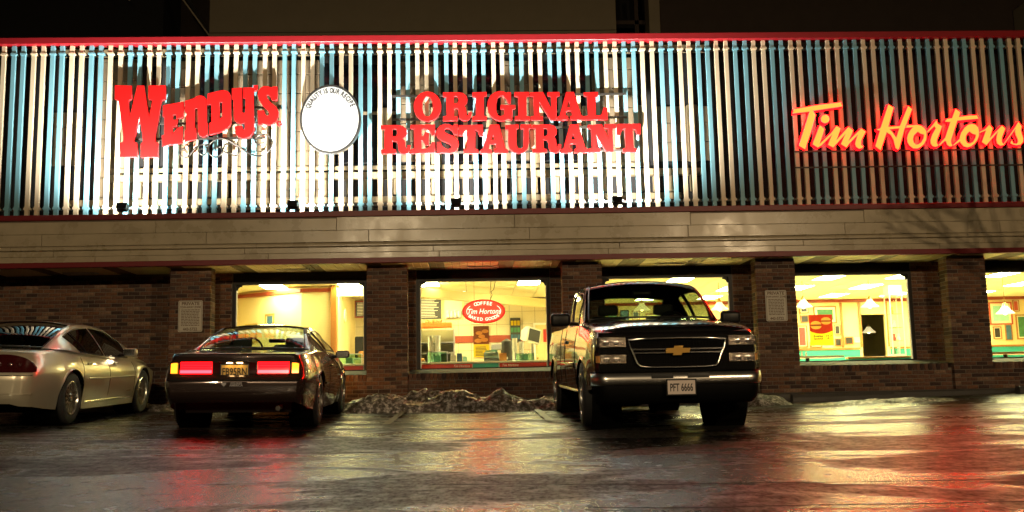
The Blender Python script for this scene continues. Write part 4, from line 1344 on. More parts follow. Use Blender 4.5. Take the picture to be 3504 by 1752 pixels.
for a in [(8.34, 8.57, 2.33, 2.5, W_, M['photo_dark'], 'small picture high behind the left pendant lamp', M['mat_cream']),
          (8.7, 9.29, 2.06, 2.51, W_, M['photo_green'], 'wide green landscape above the sandwich poster', M['mat_cream']),
          (8.35, 8.56, 2.09, 2.28, W_, M['photo_dark'], 'dark group photo left of the sandwich poster', None),
          (8.24, 8.5, 1.46, 2.02, W_, M['photo_red'], 'tall red team print at the left of the poster window', M['mat_cream']),
          (9.21, 9.37, 1.76, 2.02, W_, M['photo_dark'], 'dark photo with a cream mat right of the sandwich poster', M['mat_cream']),
          (9.21, 9.37, 1.48, 1.67, W_, M['photo_dark'], 'small photo low at the right of the sandwich poster', None),
          (9.47, 9.68, 1.51, 1.71, W_, M['photo_dark'], 'photo of people in white between the wood battens', None),
          (9.71, 9.86, 1.56, 1.69, M['crt'], M['mat_cream'], 'little pale notice beside the corridor opening', None),
          (8.56, 8.87, 1.45, 1.58, W_, M['photo_dark'], 'low picture under the sandwich poster', M['mat_cream']),
          (13.3, 13.9, 1.95, 2.53, M['mat_red'], M['photo_aqua'], 'large aqua print in a red frame in the right edge window', M['mat_cream']),
          (13.94, 14.1, 2.28, 2.58, W_, M['mat_red'], 'small brown framed document at the far right', M['mat_cream']),
          (13.36, 13.58, 1.58, 1.9, W_, M['photo_dark'], 'black and white photo under the large aqua print', M['mat_cream']),
          (13.68, 13.86, 1.54, 1.95, W_, M['photo_blue'], 'tall blue print in the right edge window', None),
          (13.98, 14.3, 1.56, 2.2, W_, M['photo_green'], 'tall botanical print at the far right', M['mat_cream']),
          (3.37, 3.64, 2.2, 2.5, W_, M['photo_aqua'], 'pale aqua picture seen through the left of the pickup cab', None),
          (3.7, 3.92, 2.2, 2.5, M['black'], M['photo_blue'], 'black framed picture seen through the pickup cab', None),
          (4.0, 4.2, 2.24, 2.48, W_, M['photo_dark'], 'dark picture seen through the pickup cab by the lamp', M['mat_cream']),
          (4.35, 4.75, 1.9, 2.4, W_, M['photo_green'], 'green picture on the wall straight behind the pickup', M['mat_cream']),
          (5.1, 5.5, 1.8, 2.3, W_, M['photo_blue'], 'blue picture on the wall to the right behind the pickup', M['mat_cream']),
          (2.4, 2.9, 1.8, 2.4, W_, M['photo_red'], 'red picture on the wall to the left behind the pickup', M['mat_cream'])]:
    picture(a[0], a[1], a[2], a[3], Yb, a[4], a[5], a[6], a[7])
# pictures on the slanted partition (first window)
ang = math.atan2(20.3 - 21.85, -3.5 + 5.7)
picture(-4.36, -4.10, 1.9, 2.18, 20.83, G_, M['photo_blue'], 'gilt framed night view on the bright wall above the coupe', M['photo_blue'], ang)
picture(-4.85, -4.5, 1.6, 2.0, 21.15, G_, M['photo_dark'], 'gilt framed photo of two people half hidden by the coupe roof', None, ang)

def pendant(x, y, z, label, r=.185):
    t = empty('pendant_lamp', (x, y, z), label, 'pendant lamp', 'pendant lamps in the dining room')
    MB().tube([(x, y, z + .2), (x, y, CEIL)], .007, 6).build('chain', M['brass'], t)
    MB().lathe([(0, .235), (.02, .23), (.035, .2), (.05, .165), (.055, .15)], 12, (x, y, z)).build('cap', M['brass'], t, smooth=50)
    prof = [(.05, .16), (.058, .135), (.08, .105), (.1, .08), (r * .62, .058), (r * .8, .035), (r * .95, .008), (r * 1.04, -.006), (r, -.012), (r * .75, .02), (.09, .06)]
    MB().lathe(prof, 28, (x, y, z)).build('shade', M['shade'], t, smooth=60)
    MB().lathe([(0, .06), (.03, .045), (.042, .01), (.03, -.025), (0, -.04)], 12, (x, y, z)).build('bulb', M['bulb'], t, smooth=60)
for a in [(6.93, 20.9, 2.13, 'opal pendant lamp at the left end of the poster window'), (8.355, 20.9, 2.11, 'opal pendant lamp right of the sandwich poster'), (10.95, 27.6, 1.93, 'small pendant lamp glowing in the dark corridor'), (11.26, 20.9, 1.92, 'opal pendant lamp in the right edge window'), (5.14, 20.9, 2.11, 'bright pendant lamp beside the right edge of the pickup cab'), (3.85, 23, 2.3, 'pendant lamp seen through the pickup windscreen'), (2.6, 20.9, 2.11, 'pendant lamp hidden behind the left of the pickup cab')]:
    pendant(*a)

def display_case():
    x0, x1, y0, y1 = 8.78, 9.06, 20.9, 21.2
    t = empty('display_case', (8.92, 21.05, FLOOR), 'tall narrow glass display case with lit trinkets', 'display case')
    m = MB()
    for x in (x0, x1 - .02):
        for y in (y0, y1 - .02):
            m.box(x, x + .02, y, y + .02, 1.1, 2.35)
    m.box(x0, x1, y0, y1, 2.35, 2.56).box(x0, x1, y0, y1, 1.0, 1.1)
    m.build('frame', M['crt'], t)
    MB().box(x0 + .02, x1 - .02, y0, y1, FLOOR, 1.0).build('base', M['wood'], t)
    for z in (1.38, 1.66, 1.95):
        MB().box(x0 + .022, x1 - .022, y0 + .022, y1 - .022, z, z + .008).build('shelf', M['green_glass'], t)
    MB().box(x0 + .021, x1 - .021, y0 + .004, y0 + .008, 1.11, 2.34).build('pane', M['pane'], t)
    for k, (dx, z, mt) in enumerate([(.06, 1.105, 'photo_green'), (.15, 1.105, 'photo_aqua'), (.08, 1.39, 'photo_red'), (.17, 1.39, 'cup'), (.1, 1.67, 'photo_aqua'), (.07, 1.96, 'gold')]):
        o = MB().lathe([(0, 0), (.035, 0), (.04, .05), (.02, .1), (.03, .14), (0, .15)], 10, (x0 + dx + .03, y0 + .15, z)).build('trinket', M[mt], t, smooth=60)
display_case()

def booth():
    t = empty('booth_seat', (8.6, 19.6, FLOOR), 'wood capped booth back just inside the poster window', 'booth')
    MB().cbox(7.3, 9.1, 19.5, 19.62, FLOOR, .98, .01).build('back', M['teal'], t)
    MB().cbox(7.28, 9.12, 19.47, 19.65, .983, 1.02, .01).build('cap_rail', M['wood'], t)
    MB().cbox(7.35, 9.05, 19.02, 19.49, FLOOR, .8, .03).build('seat', M['teal'], t)
    t = empty('dining_table', (6.4, 19.2, FLOOR), 'pale dining table top just visible over the poster window sill', 'table')
    MB().cbox(5.85, 7.0, 18.9, 19.6, 1.0, 1.035, .008).build('table_top', M['counter_top'], t)
    MB().tube([(6.4, 19.25, FLOOR), (6.4, 19.25, 1.0)], .04, 10).build('leg', M['black'], t)
    for k, x in enumerate((6.28, 6.36)):
        t = empty('shaker', (x, 19.2, 1.036), ('left' if k == 0 else 'right') + ' shaker of the pair on the table below the poster', 'shaker', 'table shakers')
        MB().lathe([(0, 0), (.02, 0), (.022, .05), (.017, .07)], 10, (x, 19.2, 1.036)).build('jar', M['cup'], t)
        MB().lathe([(.019, .0705), (.016, .088), (0, .092)], 10, (x, 19.2, 1.036)).build('lid', M['steel'], t)
    t = empty('dining_table', (10.4, 19.2, FLOOR), 'wood edged table top inside the right edge window', 'table')
    MB().cbox(9.4, 11.2, 18.9, 19.6, 1.0, 1.04, .008).build('table_top', M['wood'], t)
    MB().tube([(10.3, 19.25, FLOOR), (10.3, 19.25, 1.0)], .04, 10).build('leg', M['black'], t)
booth()

# ------------------------------------------------------------------ service counter behind the middle windows
def counter():
    t = empty('service_counter', (-.6, 19.4, FLOOR), 'service counter with red front panels inside the counter window', 'counter')
    MB().box(-2.75, 1.6, 19.32, 19.95, FLOOR, 1.03).build('body', M['counter_top'], t)
    MB().cbox(-2.77, 1.62, 19.28, 20.3, 1.033, 1.07, .008).build('counter_top', M['counter_top'], t)
    for x0, x1 in ((-2.7, -2.15), (-1.2, -.08), (.45, 1.35)):
        MB().cbox(x0, x1, 19.295, 19.315, .8, 1.028, .005).build('front_panel', M['counter_red'], t)
    MB().cbox(-.06, .43, 19.295, 19.315, .8, 1.028, .005).build('front_panel', M['teal'], t)
    for x in (-.28, .65):
        put('lettering', text_mesh('Tim Hortons', .07, .003, squeeze=.85, shear=.3), M['cup'], t, (x, 19.292, .985))
counter()

def cup_stack(x, y, z, h, r, label):
    t = empty('cup_stack', (x, y, z), label, 'cups', 'paper cup stacks on the counter')
    k = 3
    for i in range(k):
        z0 = z + i * h / k
        MB().lathe([(0, 0), (r * .92, 0), (r, h / k * .93), (r * 1.06, h / k * .95), (r * 1.06, h / k * .99), (0, h / k * .995)], 14, (x, y, z0)).build('cup', M['cup'], t, smooth=40)
cup_stack(-.89, 19.9, 1.07, .54, .055, 'leftmost tall cup stack on the counter')
cup_stack(-.755, 19.9, 1.07, .54, .055, 'second tall cup stack from the left on the counter')
cup_stack(.77, 19.9, 1.07, .46, .05, 'tall cup stack beside the coffee urn')
cup_stack(.9, 19.9, 1.07, .39, .05, 'shorter cup stack left of the ivory monitor')

def glass_case(x0, x1, y, z1, label):
    t = empty('counter_case', ((x0 + x1) / 2, y, 1.07), label, 'display case', 'green glass cases on the counter')
    m = MB()
    for x in (x0, x1 - .012):
        m.box(x, x + .012, y - .1, y - .088, 1.07, z1).box(x, x + .012, y + .088, y + .1, 1.07, z1)
    m.box(x0, x1, y - .1, y + .1, z1, z1 + .012)
    m.build('frame', M['steel'], t)
    MB().box(x0 + .013, x1 - .013, y - .098, y - .094, 1.075, z1 - .002).build('pane', M['green_glass'], t)
    MB().cbox((x0 + x1) / 2 - .07, (x0 + x1) / 2 + .07, y - .03, y + .05, 1.072, 1.2, .01).build('notice', M['cup'], t)
glass_case(-.95, -.55, 19.55, 1.27, 'green glass counter case under the left cup stacks')
glass_case(.76, 1.13, 19.55, 1.21, 'green glass counter case right of the till')
glass_case(-2.7, -2.2, 19.6, 1.26, 'green glass counter case seen right of the coupe')

def till(x, y, label):
    t = empty('cash_register', (x, y, 1.07), label, 'cash register')
    MB().add([(x - .15, y - .12, 1.07), (x + .15, y - .12, 1.07), (x + .15, y + .18, 1.07), (x - .15, y + .18, 1.07), (x - .14, y - .1, 1.14), (x + .14, y - .1, 1.14), (x + .14, y + .15, 1.26), (x - .14, y + .15, 1.26)], [(3, 2, 1, 0), (4, 5, 6, 7), (0, 1, 5, 4), (1, 2, 6, 5), (2, 3, 7, 6), (3, 0, 4, 7)]).build('body', M['till'], t)
    MB().tube([(x + .1, y + .1, 1.24), (x + .1, y + .1, 1.34)], .02, 8).build('stalk', M['till'], t)
    MB().cbox(x + .0, x + .2, y + .05, y + .13, 1.29, 1.42, .012).build('screen', M['crt'], t)
    MB().cbox(x + .015, x + .185, y + .044, y + .049, 1.305, 1.405, .001).build('display', M['menu_text'], t)
    MB().cbox(x - .12, x + .12, y - .05, y + .1, 1.262, 1.28, .004).build('keypad', M['teal'], t)
till(.3, 19.55, 'grey green till on the counter below the oval sign')

def monitor():
    t = empty('monitor', (1.15, 20.35, 1.07), 'ivory tube monitor tilted on a stand right of the oval sign', 'monitor')
    mt = Matrix.Translation((1.15, 20.35, 1.6)) @ Matrix.Rotation(R(35), 4, 'Z') @ Matrix.Rotation(R(12), 4, 'Y')
    m = MB().add([(-.17, -.06, -.15), (.17, -.06, -.15), (.17, -.06, .15), (-.17, -.06, .15), (-.17, .04, -.15), (.17, .04, -.15), (.17, .04, .15), (-.17, .04, .15), (-.1, .26, -.08), (.1, .26, -.08), (.1, .26, .1), (-.1, .26, .1)], [(0, 1, 2, 3), (0, 4, 5, 1), (1, 5, 6, 2), (2, 6, 7, 3), (3, 7, 4, 0), (4, 8, 9, 5), (5, 9, 10, 6), (6, 10, 11, 7), (7, 11, 8, 4), (8, 11, 10, 9)])
    m.xform(mt).build('housing', M['crt'], t, recalc=True)
    MB().box(-.14, .14, -.066, -.061, -.12, .12).xform(mt).build('screen', M['menu_black'], t)
    MB().tube([(1.15, 20.4, 1.07), (1.15, 20.4, 1.48)], .025, 8).build('stand', M['steel'], t)
    t = empty('coffee_urn', (.64, 20.2, 1.07), 'dark steel coffee urn behind the till', 'urn')
    MB().lathe([(0, 0), (.11, 0), (.12, .04), (.12, .36), (.1, .42), (.03, .46), (0, .47)], 18, (.62, 20.15, 1.07)).build('tank', M['dark_metal'], t, smooth=40)
    MB().tube([(.62, 20.04, 1.16), (.62, 19.98, 1.16), (.62, 19.97, 1.12)], .012, 6).build('tap', M['steel'], t)
    t = empty('carton_pile', (-.34, 19.6, 1.07), 'small pile of white, blue and brown cartons left of the till', 'cartons')
    for (a, b, c, d, mt_) in [(-.5, -.38, 1.072, 1.2, 'crt'), (-.37, -.27, 1.072, 1.24, 'photo_blue'), (-.26, -.17, 1.072, 1.18, 'photo_aqua'), (-.49, -.4, 1.202, 1.27, 'cup')]:
        MB().cbox(a, b, 19.52, 19.62, c, d, .004).build('carton', M[mt_], t)
    t = empty('bread_display', (.5, 19.45, 1.07), 'small leaning photo card of baked goods right of the till', 'card')
    MB().box(-.07, .07, -.004, .004, 0, .16).xform(Matrix.Translation((.52, 19.42, 1.072)) @ Matrix.Rotation(R(-18), 4, 'X')).build('card', M['donut'], t)
    t = empty('pastry_tray', (-1.05, 19.75, 1.07), 'tray of yellow wrapped pastries at the left of the counter window', 'tray')
    MB().cbox(-1.18, -.98, 19.6, 19.85, 1.072, 1.09, .004).build('tray', M['steel'], t)
    for k in range(6):
        MB().lathe([(0, 0), (.04, .01), (.045, .04), (.025, .07), (0, .075)], 10, (-1.14 + .05 * (k % 3), 19.66 + .09 * (k // 3), 1.091)).build('pastry', M['donut'], t, smooth=60)
monitor()

def menu_board(x0, x1, z0, z1, y, label, kind, ang=0):
    t = empty('menu_board', ((x0 + x1) / 2, y, z0), label, 'menu board', 'menu boards over the counter')
    MB().cbox(x0 - .03, x1 + .03, y, y + .05, z0 - .03, z1 + .03, .006).build('frame', M['in_wall'] if kind != 2 else M['wood_dark'], t)
    MB().box(x0, x1, y - .006, y - .001, z0, z1).build('panel', M['menu_black'] if kind != 1 else M['counter_top'], t)
    if kind == 1:
        for k in range(4):
            x = x0 + .06 + k * (x1 - x0) * .21
            MB().lathe([(0, 0), (.032, 0), (.042, .15 - .02 * (k % 2)), (0, .155 - .02 * (k % 2))], 12, (x + .02, y - .045, z0 + .02)).build('cup', M['cup'], t, smooth=40)
    else:
        n = int((z1 - z0) / .034)
        rnd = random.Random(int(x0 * 100))
        for k in range(n):
            z = z1 - .02 - k * .034
            MB().box(x0 + .03, x0 + .03 + (x1 - x0 - .08) * rnd.uniform(.7, 1), y - .009, y - .0065, z - .007, z + .004).build('menu_line', M['menu_text'], t)
    t.rotation_euler = (0, 0, ang)
menu_board(-1.2, -.73, 2.06, 2.5, 21.5, 'black menu board with pale lines left in the counter window', 0)
menu_board(-.66, -.28, 2.06, 2.48, 21.45, 'menu board panel picturing paper cups left of the oval sign', 1, R(-8))
menu_board(-2.72, -2.42, 2.25, 2.58, 22.9, 'small brown menu board at the right of the coupe window', 2)

def donut_header():
    t = empty('bread_shelf', (-.87, 21.3, 1.9), 'shelf header with bread rolls under the menu board', 'shelf')
    MB().cbox(-1.25, -.5, 21.2, 21.5, 1.86, 1.96, .01).build('header', M['bun'], t)
    for x in (-1.02, -.93, -.84, -.75):
        MB().lathe([(0, 0), (.04, .0), (.05, .03), (.035, .06), (0, .07)], 12, (x, 21.25, 1.962)).build('roll', M['donut'], t, smooth=60)
    t = empty('bakery_rack', (-.85, 21.6, FLOOR), 'pale bakery rack with shelves behind the cup stacks', 'rack')
    MB().box(-1.3, -.45, 21.95, 22.0, FLOOR, 1.85).build('back_panel', M['corridor'], t)
    for x in (-1.3, -.48):
        MB().box(x, x + .03, 21.5, 21.94, FLOOR, 1.855).build('side_post', M['steel'], t)
    for z in (1.1, 1.32, 1.55):
        MB().box(-1.268, -.482, 21.5, 21.94, z, z + .02).build('shelf', M['steel'], t)
donut_header()

def kitchen_wall_things():
    t = empty('wall_poster', (.13, 23.46, 1.3), 'poster of bread rolls over a pale price list on the kitchen wall', 'poster')
    MB().box(-.05, .31, 23.455, 23.465, 1.6, 2.02).build('photo', M['patty'], t)
    for (x, z, s) in ((.06, 1.68, .09), (.2, 1.7, .09), (.08, 1.86, .08), (.22, 1.9, .08), (.14, 1.78, .08)):
        put('roll', shape_mesh([[(s * math.cos(2 * PI * i / 16), s * .55 * math.sin(2 * PI * i / 16)) for i in range(16)]], .003), M['bun'], t, (x, 23.452, z))
    MB().box(-.05, .31, 23.455, 23.465, 1.3, 1.595).build('price_list', M['poster_yellow'], t)
    rnd = random.Random(2)
    for k in range(7):
        MB().box(-.01, -.01 + rnd.uniform(.16, .28), 23.452, 23.4545, 1.33 + k * .033, 1.342 + k * .033).build('print_line', M['ink'], t)
    t = empty('snack_board', (.92, 23.4, 1.6), 'narrow dark board with yellow and green tags on the kitchen wall', 'board')
    MB().box(.81, 1.05, 23.43, 23.465, 1.62, 2.2).build('board', M['menu_black'], t)
    for k in range(9):
        mt = ['poster_yellow', 'photo_green', 'photo_blue'][k // 3]
        MB().box(.825 + (k % 3) * .075, .885 + (k % 3) * .075, 23.418, 23.429, 2.02 - (k // 3) * .16, 2.13 - (k // 3) * .16).build('tag', M[mt], t)
    t = empty('kitchen_door', (1.5, 23.4, FLOOR), 'cream door in a white frame at the right of the counter window', 'door')
    MB().box(1.4, 1.72, 23.45, 23.468, FLOOR, 2.02).build('leaf', M['in_wall'], t)
    MB().box(1.35, 1.395, 23.42, 23.47, FLOOR, 2.07).box(1.395, 1.74, 23.42, 23.47, 2.025, 2.07).build('frame', M['white'], t)
    MB().box(1.58, 1.7, 23.435, 23.447, 1.62, 1.92).build('notice', M['counter_red'], t)
    MB().lathe([(0, 0), (.02, 0), (.025, -.03), (0, -.045)], 10, (1.44, 23.448, 1.25), 'Y').build('door_knob', M['brass'], t)
    t = empty('wall_clock', (-2.77, 21.5, 2.17), 'round wall clock seen edge on right of the coupe window post', 'clock')
    MB().lathe([(0, .0), (.13, 0), (.14, .02), (.13, .035), (0, .035)], 24, (-2.797, 21.5, 2.17), 'X').build('clock_face', M['cup'], t, smooth=40)
    MB().box(-2.76, -2.757, 21.44, 21.5, 2.165, 2.175).build('hand', M['ink'], t)
    t = empty('coffee_maker', (-2.45, 22.6, 1.3), 'black coffee maker on a shelf at the right of the coupe window', 'coffee maker')
    MB().box(-2.75, -2.1, 22.5, 22.9, 1.27, 1.3).build('shelf', M['white'], t)
    MB().cbox(-2.7, -2.38, 22.55, 22.8, 1.302, 1.78, .02).build('body', M['black'], t)
    MB().lathe([(0, 0), (.07, 0), (.09, .06), (.06, .13), (0, .14)], 14, (-2.54, 22.48, 1.31)).build('pot', M['donut'], t, smooth=50)
    t = empty('lit_header', (-2.45, 20.0, 2.45), 'pale header board with scrolled cut letters beside the coupe window post', 'header board')
    MB().box(-2.75, -2.0, 20.0, 20.03, 2.44, 2.6).build('board', M['shade'], t)
    for k in range(6):
        c = Vector((-2.66 + k * .11, 19.99, 2.52))
        MB().tube([c + Vector((.035 * math.cos(a), 0, .045 * math.sin(a))) for a in np.linspace(0, 5, 10)], .006, 5).build('scroll_letter', M['brass'], t)
kitchen_wall_things()
# ------------------------------------------------------------------ cars
M['tint'] = glass_mat('car glass', (.72, .82, .72), 1.3)
M['tint_dark'] = glass_mat('dark tinted car glass', (.2, .23, .2), 1.3)
M['tint_mid'] = glass_mat('tinted pickup glass', (.52, .6, .5), 1.5)
M['chrome_soft'] = pm('salt filmed chrome', (.82, .8, .76), .3, 1, var=.06)
M['rim'] = pm('alloy rim', (.55, .54, .5), .25, .9)
M['chrome'] = pm('chrome', (.8, .79, .76), .17, 1, var=.02)
M['seat'] = pm('dark seat cloth', (.02, .02, .02), .8)
M['cabin'] = pm('dark cabin trim', (.015, .015, .015), .7)
M['lens_clear'] = pm('clear headlamp lens', (.2, .17, .14), .14, .8, var=1.0, scale=40, coat=1, bump=.8, bscale=60)
M['lens_red_off'] = pm('dark red tail lens', (.05, .006, .006), .1, coat=1)
M['lens_red_on'] = pm('lit red tail lens', (.5, .01, .01), .2, emit=(1, .0015, .003), estr=14)
M['lens_pink_on'] = pm('lit tail lens core', (.6, .1, .1), .2, emit=(1, .012, .02), estr=18)
M['lens_amber_on'] = pm('lit amber lens', (.7, .3, .02), .2, emit=(1, .3, .015), estr=3)
M['lens_front_on'] = pm('lit amber front lens', (.7, .3, .05), .2, emit=(1, .45, .08), estr=45)
M['plate_yellow'] = pm('yellow plate', (.8, .5, .12), .45)
M['plate_lamp'] = pm('plate lamp lens', (.9, .6, .3), .3, emit=(1, .62, .22), estr=20)
M['plate_white'] = pm('white plate', (.6, .52, .48), .45)
M['gold_emblem'] = pm('gold emblem', (.85, .5, .12), .25, .6)
M['sticker'] = pm('sticker print', (.35, .34, .36), .5)
M['paint_tan'] = pm('tan metallic paint', (.6, .55, .42), .3, .5, var=.05, coat=1)
M['paint_maroon'] = pm('dark brown metallic paint', (.05, .032, .028), .25, .5, var=.08, coat=1)
M['paint_black'] = pm('black paint', (.012, .011, .011), .22, .3, var=.05, coat=1)

class Spec:
    pass

def make_spec(keys, L):
    s = Spec()
    xs = keys['x']
    for k in ('wm', 'zsh', 'zt', 'zb'):
        setattr(s, k, pchip(xs, keys[k]))
    s.L = L
    s.zm = keys.get('zm', .55)
    s.sh = keys.get('sh', .9)
    s.wb = keys.get('wb', .93)
    s.n = keys.get('n', 3.0)
    s.arches = keys['arches']
    s.arch_r = keys['arch_r']
    s.tail = keys.get('tail')
    s.nose = keys.get('nose')
    return s

def section(s, x):
    """half section from the sill edge up over the shoulder to the centre line"""
    w, zs, zt, zb = s.wm(x), s.zsh(x), s.zt(x), s.zb(x)
    flare = 0
    for ax in s.arches:
        d = abs(x - ax)
        if d < s.arch_r:
            zb = max(zb, .33 + math.sqrt(s.arch_r ** 2 - d * d) * 1.0)
        if d < s.arch_r + .12:
            flare = max(flare, .018 * (1 - max(0, d - s.arch_r) / .12))
    zm = max(s.zm, zb + .02)
    zm = min(zm, zs - .05)
    pts = []
    wb = w * (s.wb + (1 - s.wb) * min(1, max(0, (zb - .25) / .3))) + flare
    for k in range(6):
        t = k / 6
        pts.append((wb + (w - wb) * math.sin(PI / 2 * t), zb + (zm - zb) * t))
    for k in range(7):
        t = k / 7
        pts.append((w + (w * s.sh - w) * (1 - math.cos(PI / 2 * t)), zm + (zs - zm) * t))
    for k in range(11):
        a = PI / 2 * k / 10
        pts.append((w * s.sh * math.cos(a) ** (2 / s.n), zs + (zt - zs) * math.sin(a) ** (2 / s.n)))
    return pts

def shift(s, x, z):
    if s.tail and x < .5:
        x += s.tail(z) * (1 - x / .5) ** 1.5
    if s.nose and x > s.L - .5:
        x -= s.nose(z) * (1 - (s.L - x) / .5) ** 1.5
    return x

def body_mesh(s, x0, x1, step=.045, extra=()):
    xs = set(np.round(np.arange(x0, x1, step), 4)) | {x0, x1} | set(extra)
    for e in np.linspace(0, .12, 7):
        xs |= {round(x0 + e, 4), round(x1 - e, 4)}
    for ax in s.arches:
        for a in np.linspace(0, PI, 25):
            q = ax + s.arch_r * math.cos(a)
            if x0 < q < x1:
                xs.add(round(q, 4))
    xs = sorted(xs)
    m = MB()
    P = []
    for x in xs:
        h = section(s, x)
        row = [(shift(s, x, z), -y, z) for y, z in h] + [(shift(s, x, z), y, z) for y, z in reversed(h[:-1])]
        P.append(row)
    m.grid(P, flip=True)
    n = len(P[0])
    for row, fl in ((P[0], True), (P[-1], False)):
        fs = []
        for i in range(n // 2):
            q = (i, i + 1, n - 2 - i, n - 1 - i)
            if i + 1 == n - 2 - i:
                q = (i, i + 1, n - 1 - i)
            fs.append(q[::-1] if fl else q)
        m.add(row, fs)
    return m

def rear_x(s, y, z):
    """x of the tail skin at (y, z)"""
    a, b = 0.0, .6
    y = abs(y)
    if s.wm(0) >= y:
        return shift(s, 0, z)
    for _ in range(30):
        c = (a + b) / 2
        if s.wm(c) < y:
            a = c
        else:
            b = c
    return shift(s, b, z)

def front_x(s, y, z):
    a, b = s.L - .6, s.L
    y = abs(y)
    if s.wm(s.L) >= y:
        return shift(s, s.L, z)
    for _ in range(30):
        c = (a + b) / 2
        if s.wm(c) < y:
            b = c
        else:
            a = c
    return shift(s, a, z)

def skin_patch(fx, poly_y, zfun, off, thick, nz_=5):
    """a plate following the tail/nose skin; poly_y list of y, zfun(y)->(z0,z1); off<0 is outward at the tail"""
    m = MB()
    A, B = [], []
    for y in poly_y:
        z0, z1 = zfun(y)
        A.append([(fx(y, z) + off, y, z) for z in np.linspace(z0, z1, nz_)])
        B.append([(fx(y, z) + off + thick, y, z) for z in np.linspace(z0, z1, nz_)])
    m.grid(A)
    m.grid(B, flip=True)
    h, w = len(A), len(A[0])
    for i in range(h - 1):
        for j in (0, w - 1):
            m.add([A[i][j], A[i + 1][j], B[i + 1][j], B[i][j]], [(0, 1, 2, 3)])
    for j in range(w - 1):
        for i in (0, h - 1):
            m.add([A[i][j], A[i][j + 1], B[i][j + 1], B[i][j]], [(0, 1, 2, 3)])
    return m

def curve3(pts):
    xs = np.linspace(0, 1, len(pts))
    fs = [pchip(xs, [p[i] for p in pts]) for i in range(3)]
    return lambda u: Vector((fs[0](u), fs[1](u), fs[2](u)))

def glasshouse(car, rail_pts, belt_pts, cols, ends, paint, glass, crown=.05, bow=.06, vglass=(.1, .86), name_side='side_window', rear_glass=None, rear_e=.055):
    """rail: curve from tail end over the roof to the cowl; belt: curve below it; cols: u ranges of side glass; ends: (u of roof rear, u of roof front)"""
    rail, belt = curve3(rail_pts), curve3(belt_pts)
    ur, uf = ends
    def S(u, v, sgn):
        p = belt(u).lerp(rail(u), v)
        p = p.copy()
        p.y += .018 * math.sin(PI * v)
        return (p.x, p.y * sgn, p.z)
    def Q(u, w):
        p = rail(u)
        k = 1 - abs(w) ** 2.2
        z = p.z + crown * k * min(1, 6 * min(u, 1 - u) + .25)
        x = p.x
        if u < ur:
            x -= bow * k * (1 - u / ur * .55)
        if u > uf:
            x += bow * 1.4 * k * (.45 + .55 * (u - uf) / (1 - uf))
        return (x, p.y * w, z)
    body = MB()
    us = sorted(set(np.round(np.linspace(0, 1, 61), 4)) | {round(c, 4) for ab in cols for c in ab} | {ur, uf})
    v0, v1 = vglass
    for sgn in (-1, 1):
        for ua, ub in zip(us[:-1], us[1:]):
            um = (ua + ub) / 2
            inside = any(a < um < b for a, b in cols)
            bands = [(0, v0), (v1, 1)] if inside else [(0, v0), (v0, v1), (v1, 1)]
            for va, vb in bands:
                vv = np.linspace(va, vb, 4)
                body.grid([[S(u, v, sgn) for v in vv] for u in (ua, ub)], flip=sgn > 0)
    wg = np.linspace(-1, 1, 25)
    e = .055
    for ua, ub in zip(us[:-1], us[1:]):
        um = (ua + ub) / 2
        if ur <= um <= uf:
            body.grid([[Q(u, w) for w in wg] for u in (ua, ub)])
        else:
            ee = rear_e if um < ur else e
            for wa, wb_ in ((-1, -1 + ee), (1 - ee, 1)):
                body.grid([[Q(u, w) for w in np.linspace(wa, wb_, 3)] for u in (ua, ub)])
    roof = body.build('roof', paint, car, smooth=50, recalc=True)
    for a, b in cols:
        for sgn in (-1, 1):
            uu = np.linspace(a, b, 14)
            MB().grid([[S(u, v, sgn) for v in np.linspace(v0, v1, 6)] for u in uu], flip=sgn > 0).build(name_side, glass, car, smooth=60)
            edge = [S(u, v0, sgn * 1.004) for u in uu] + [S(b, v, sgn * 1.004) for v in np.linspace(v0, v1, 6)[1:]] + [S(u, v1, sgn * 1.004) for u in uu[::-1][1:]] + [S(a, v, sgn * 1.004) for v in np.linspace(v1, v0, 6)[1:-1]]
            MB().tube(edge, .008, 5, closed=True).build('window_seal', M['black'], car)
    wi = np.linspace(-1 + e, 1 - e, 21)
    for nm, a, b, g in (('rear_window', .012, ur, rear_glass or glass), ('windscreen', uf, .985, glass)):
        uu = np.linspace(a, b, 14)
        ee = rear_e if nm == 'rear_window' else e
        wi = np.linspace(-1 + ee, 1 - ee, 21)
        MB().grid([[Q(u, w) for w in wi] for u in uu]).build(nm, g, car, smooth=60)
        out = 1.0
        edge = [Q(a, w) for w in wi] + [Q(u, wi[-1]) for u in uu[1:]] + [Q(b, w) for w in wi[::-1][1:]] + [Q(u, wi[0]) for u in uu[::-1][1:-1]]
        MB().tube(edge, .011, 5, closed=True).build('window_seal', M['black'], car)
    return S, Q, rail, belt

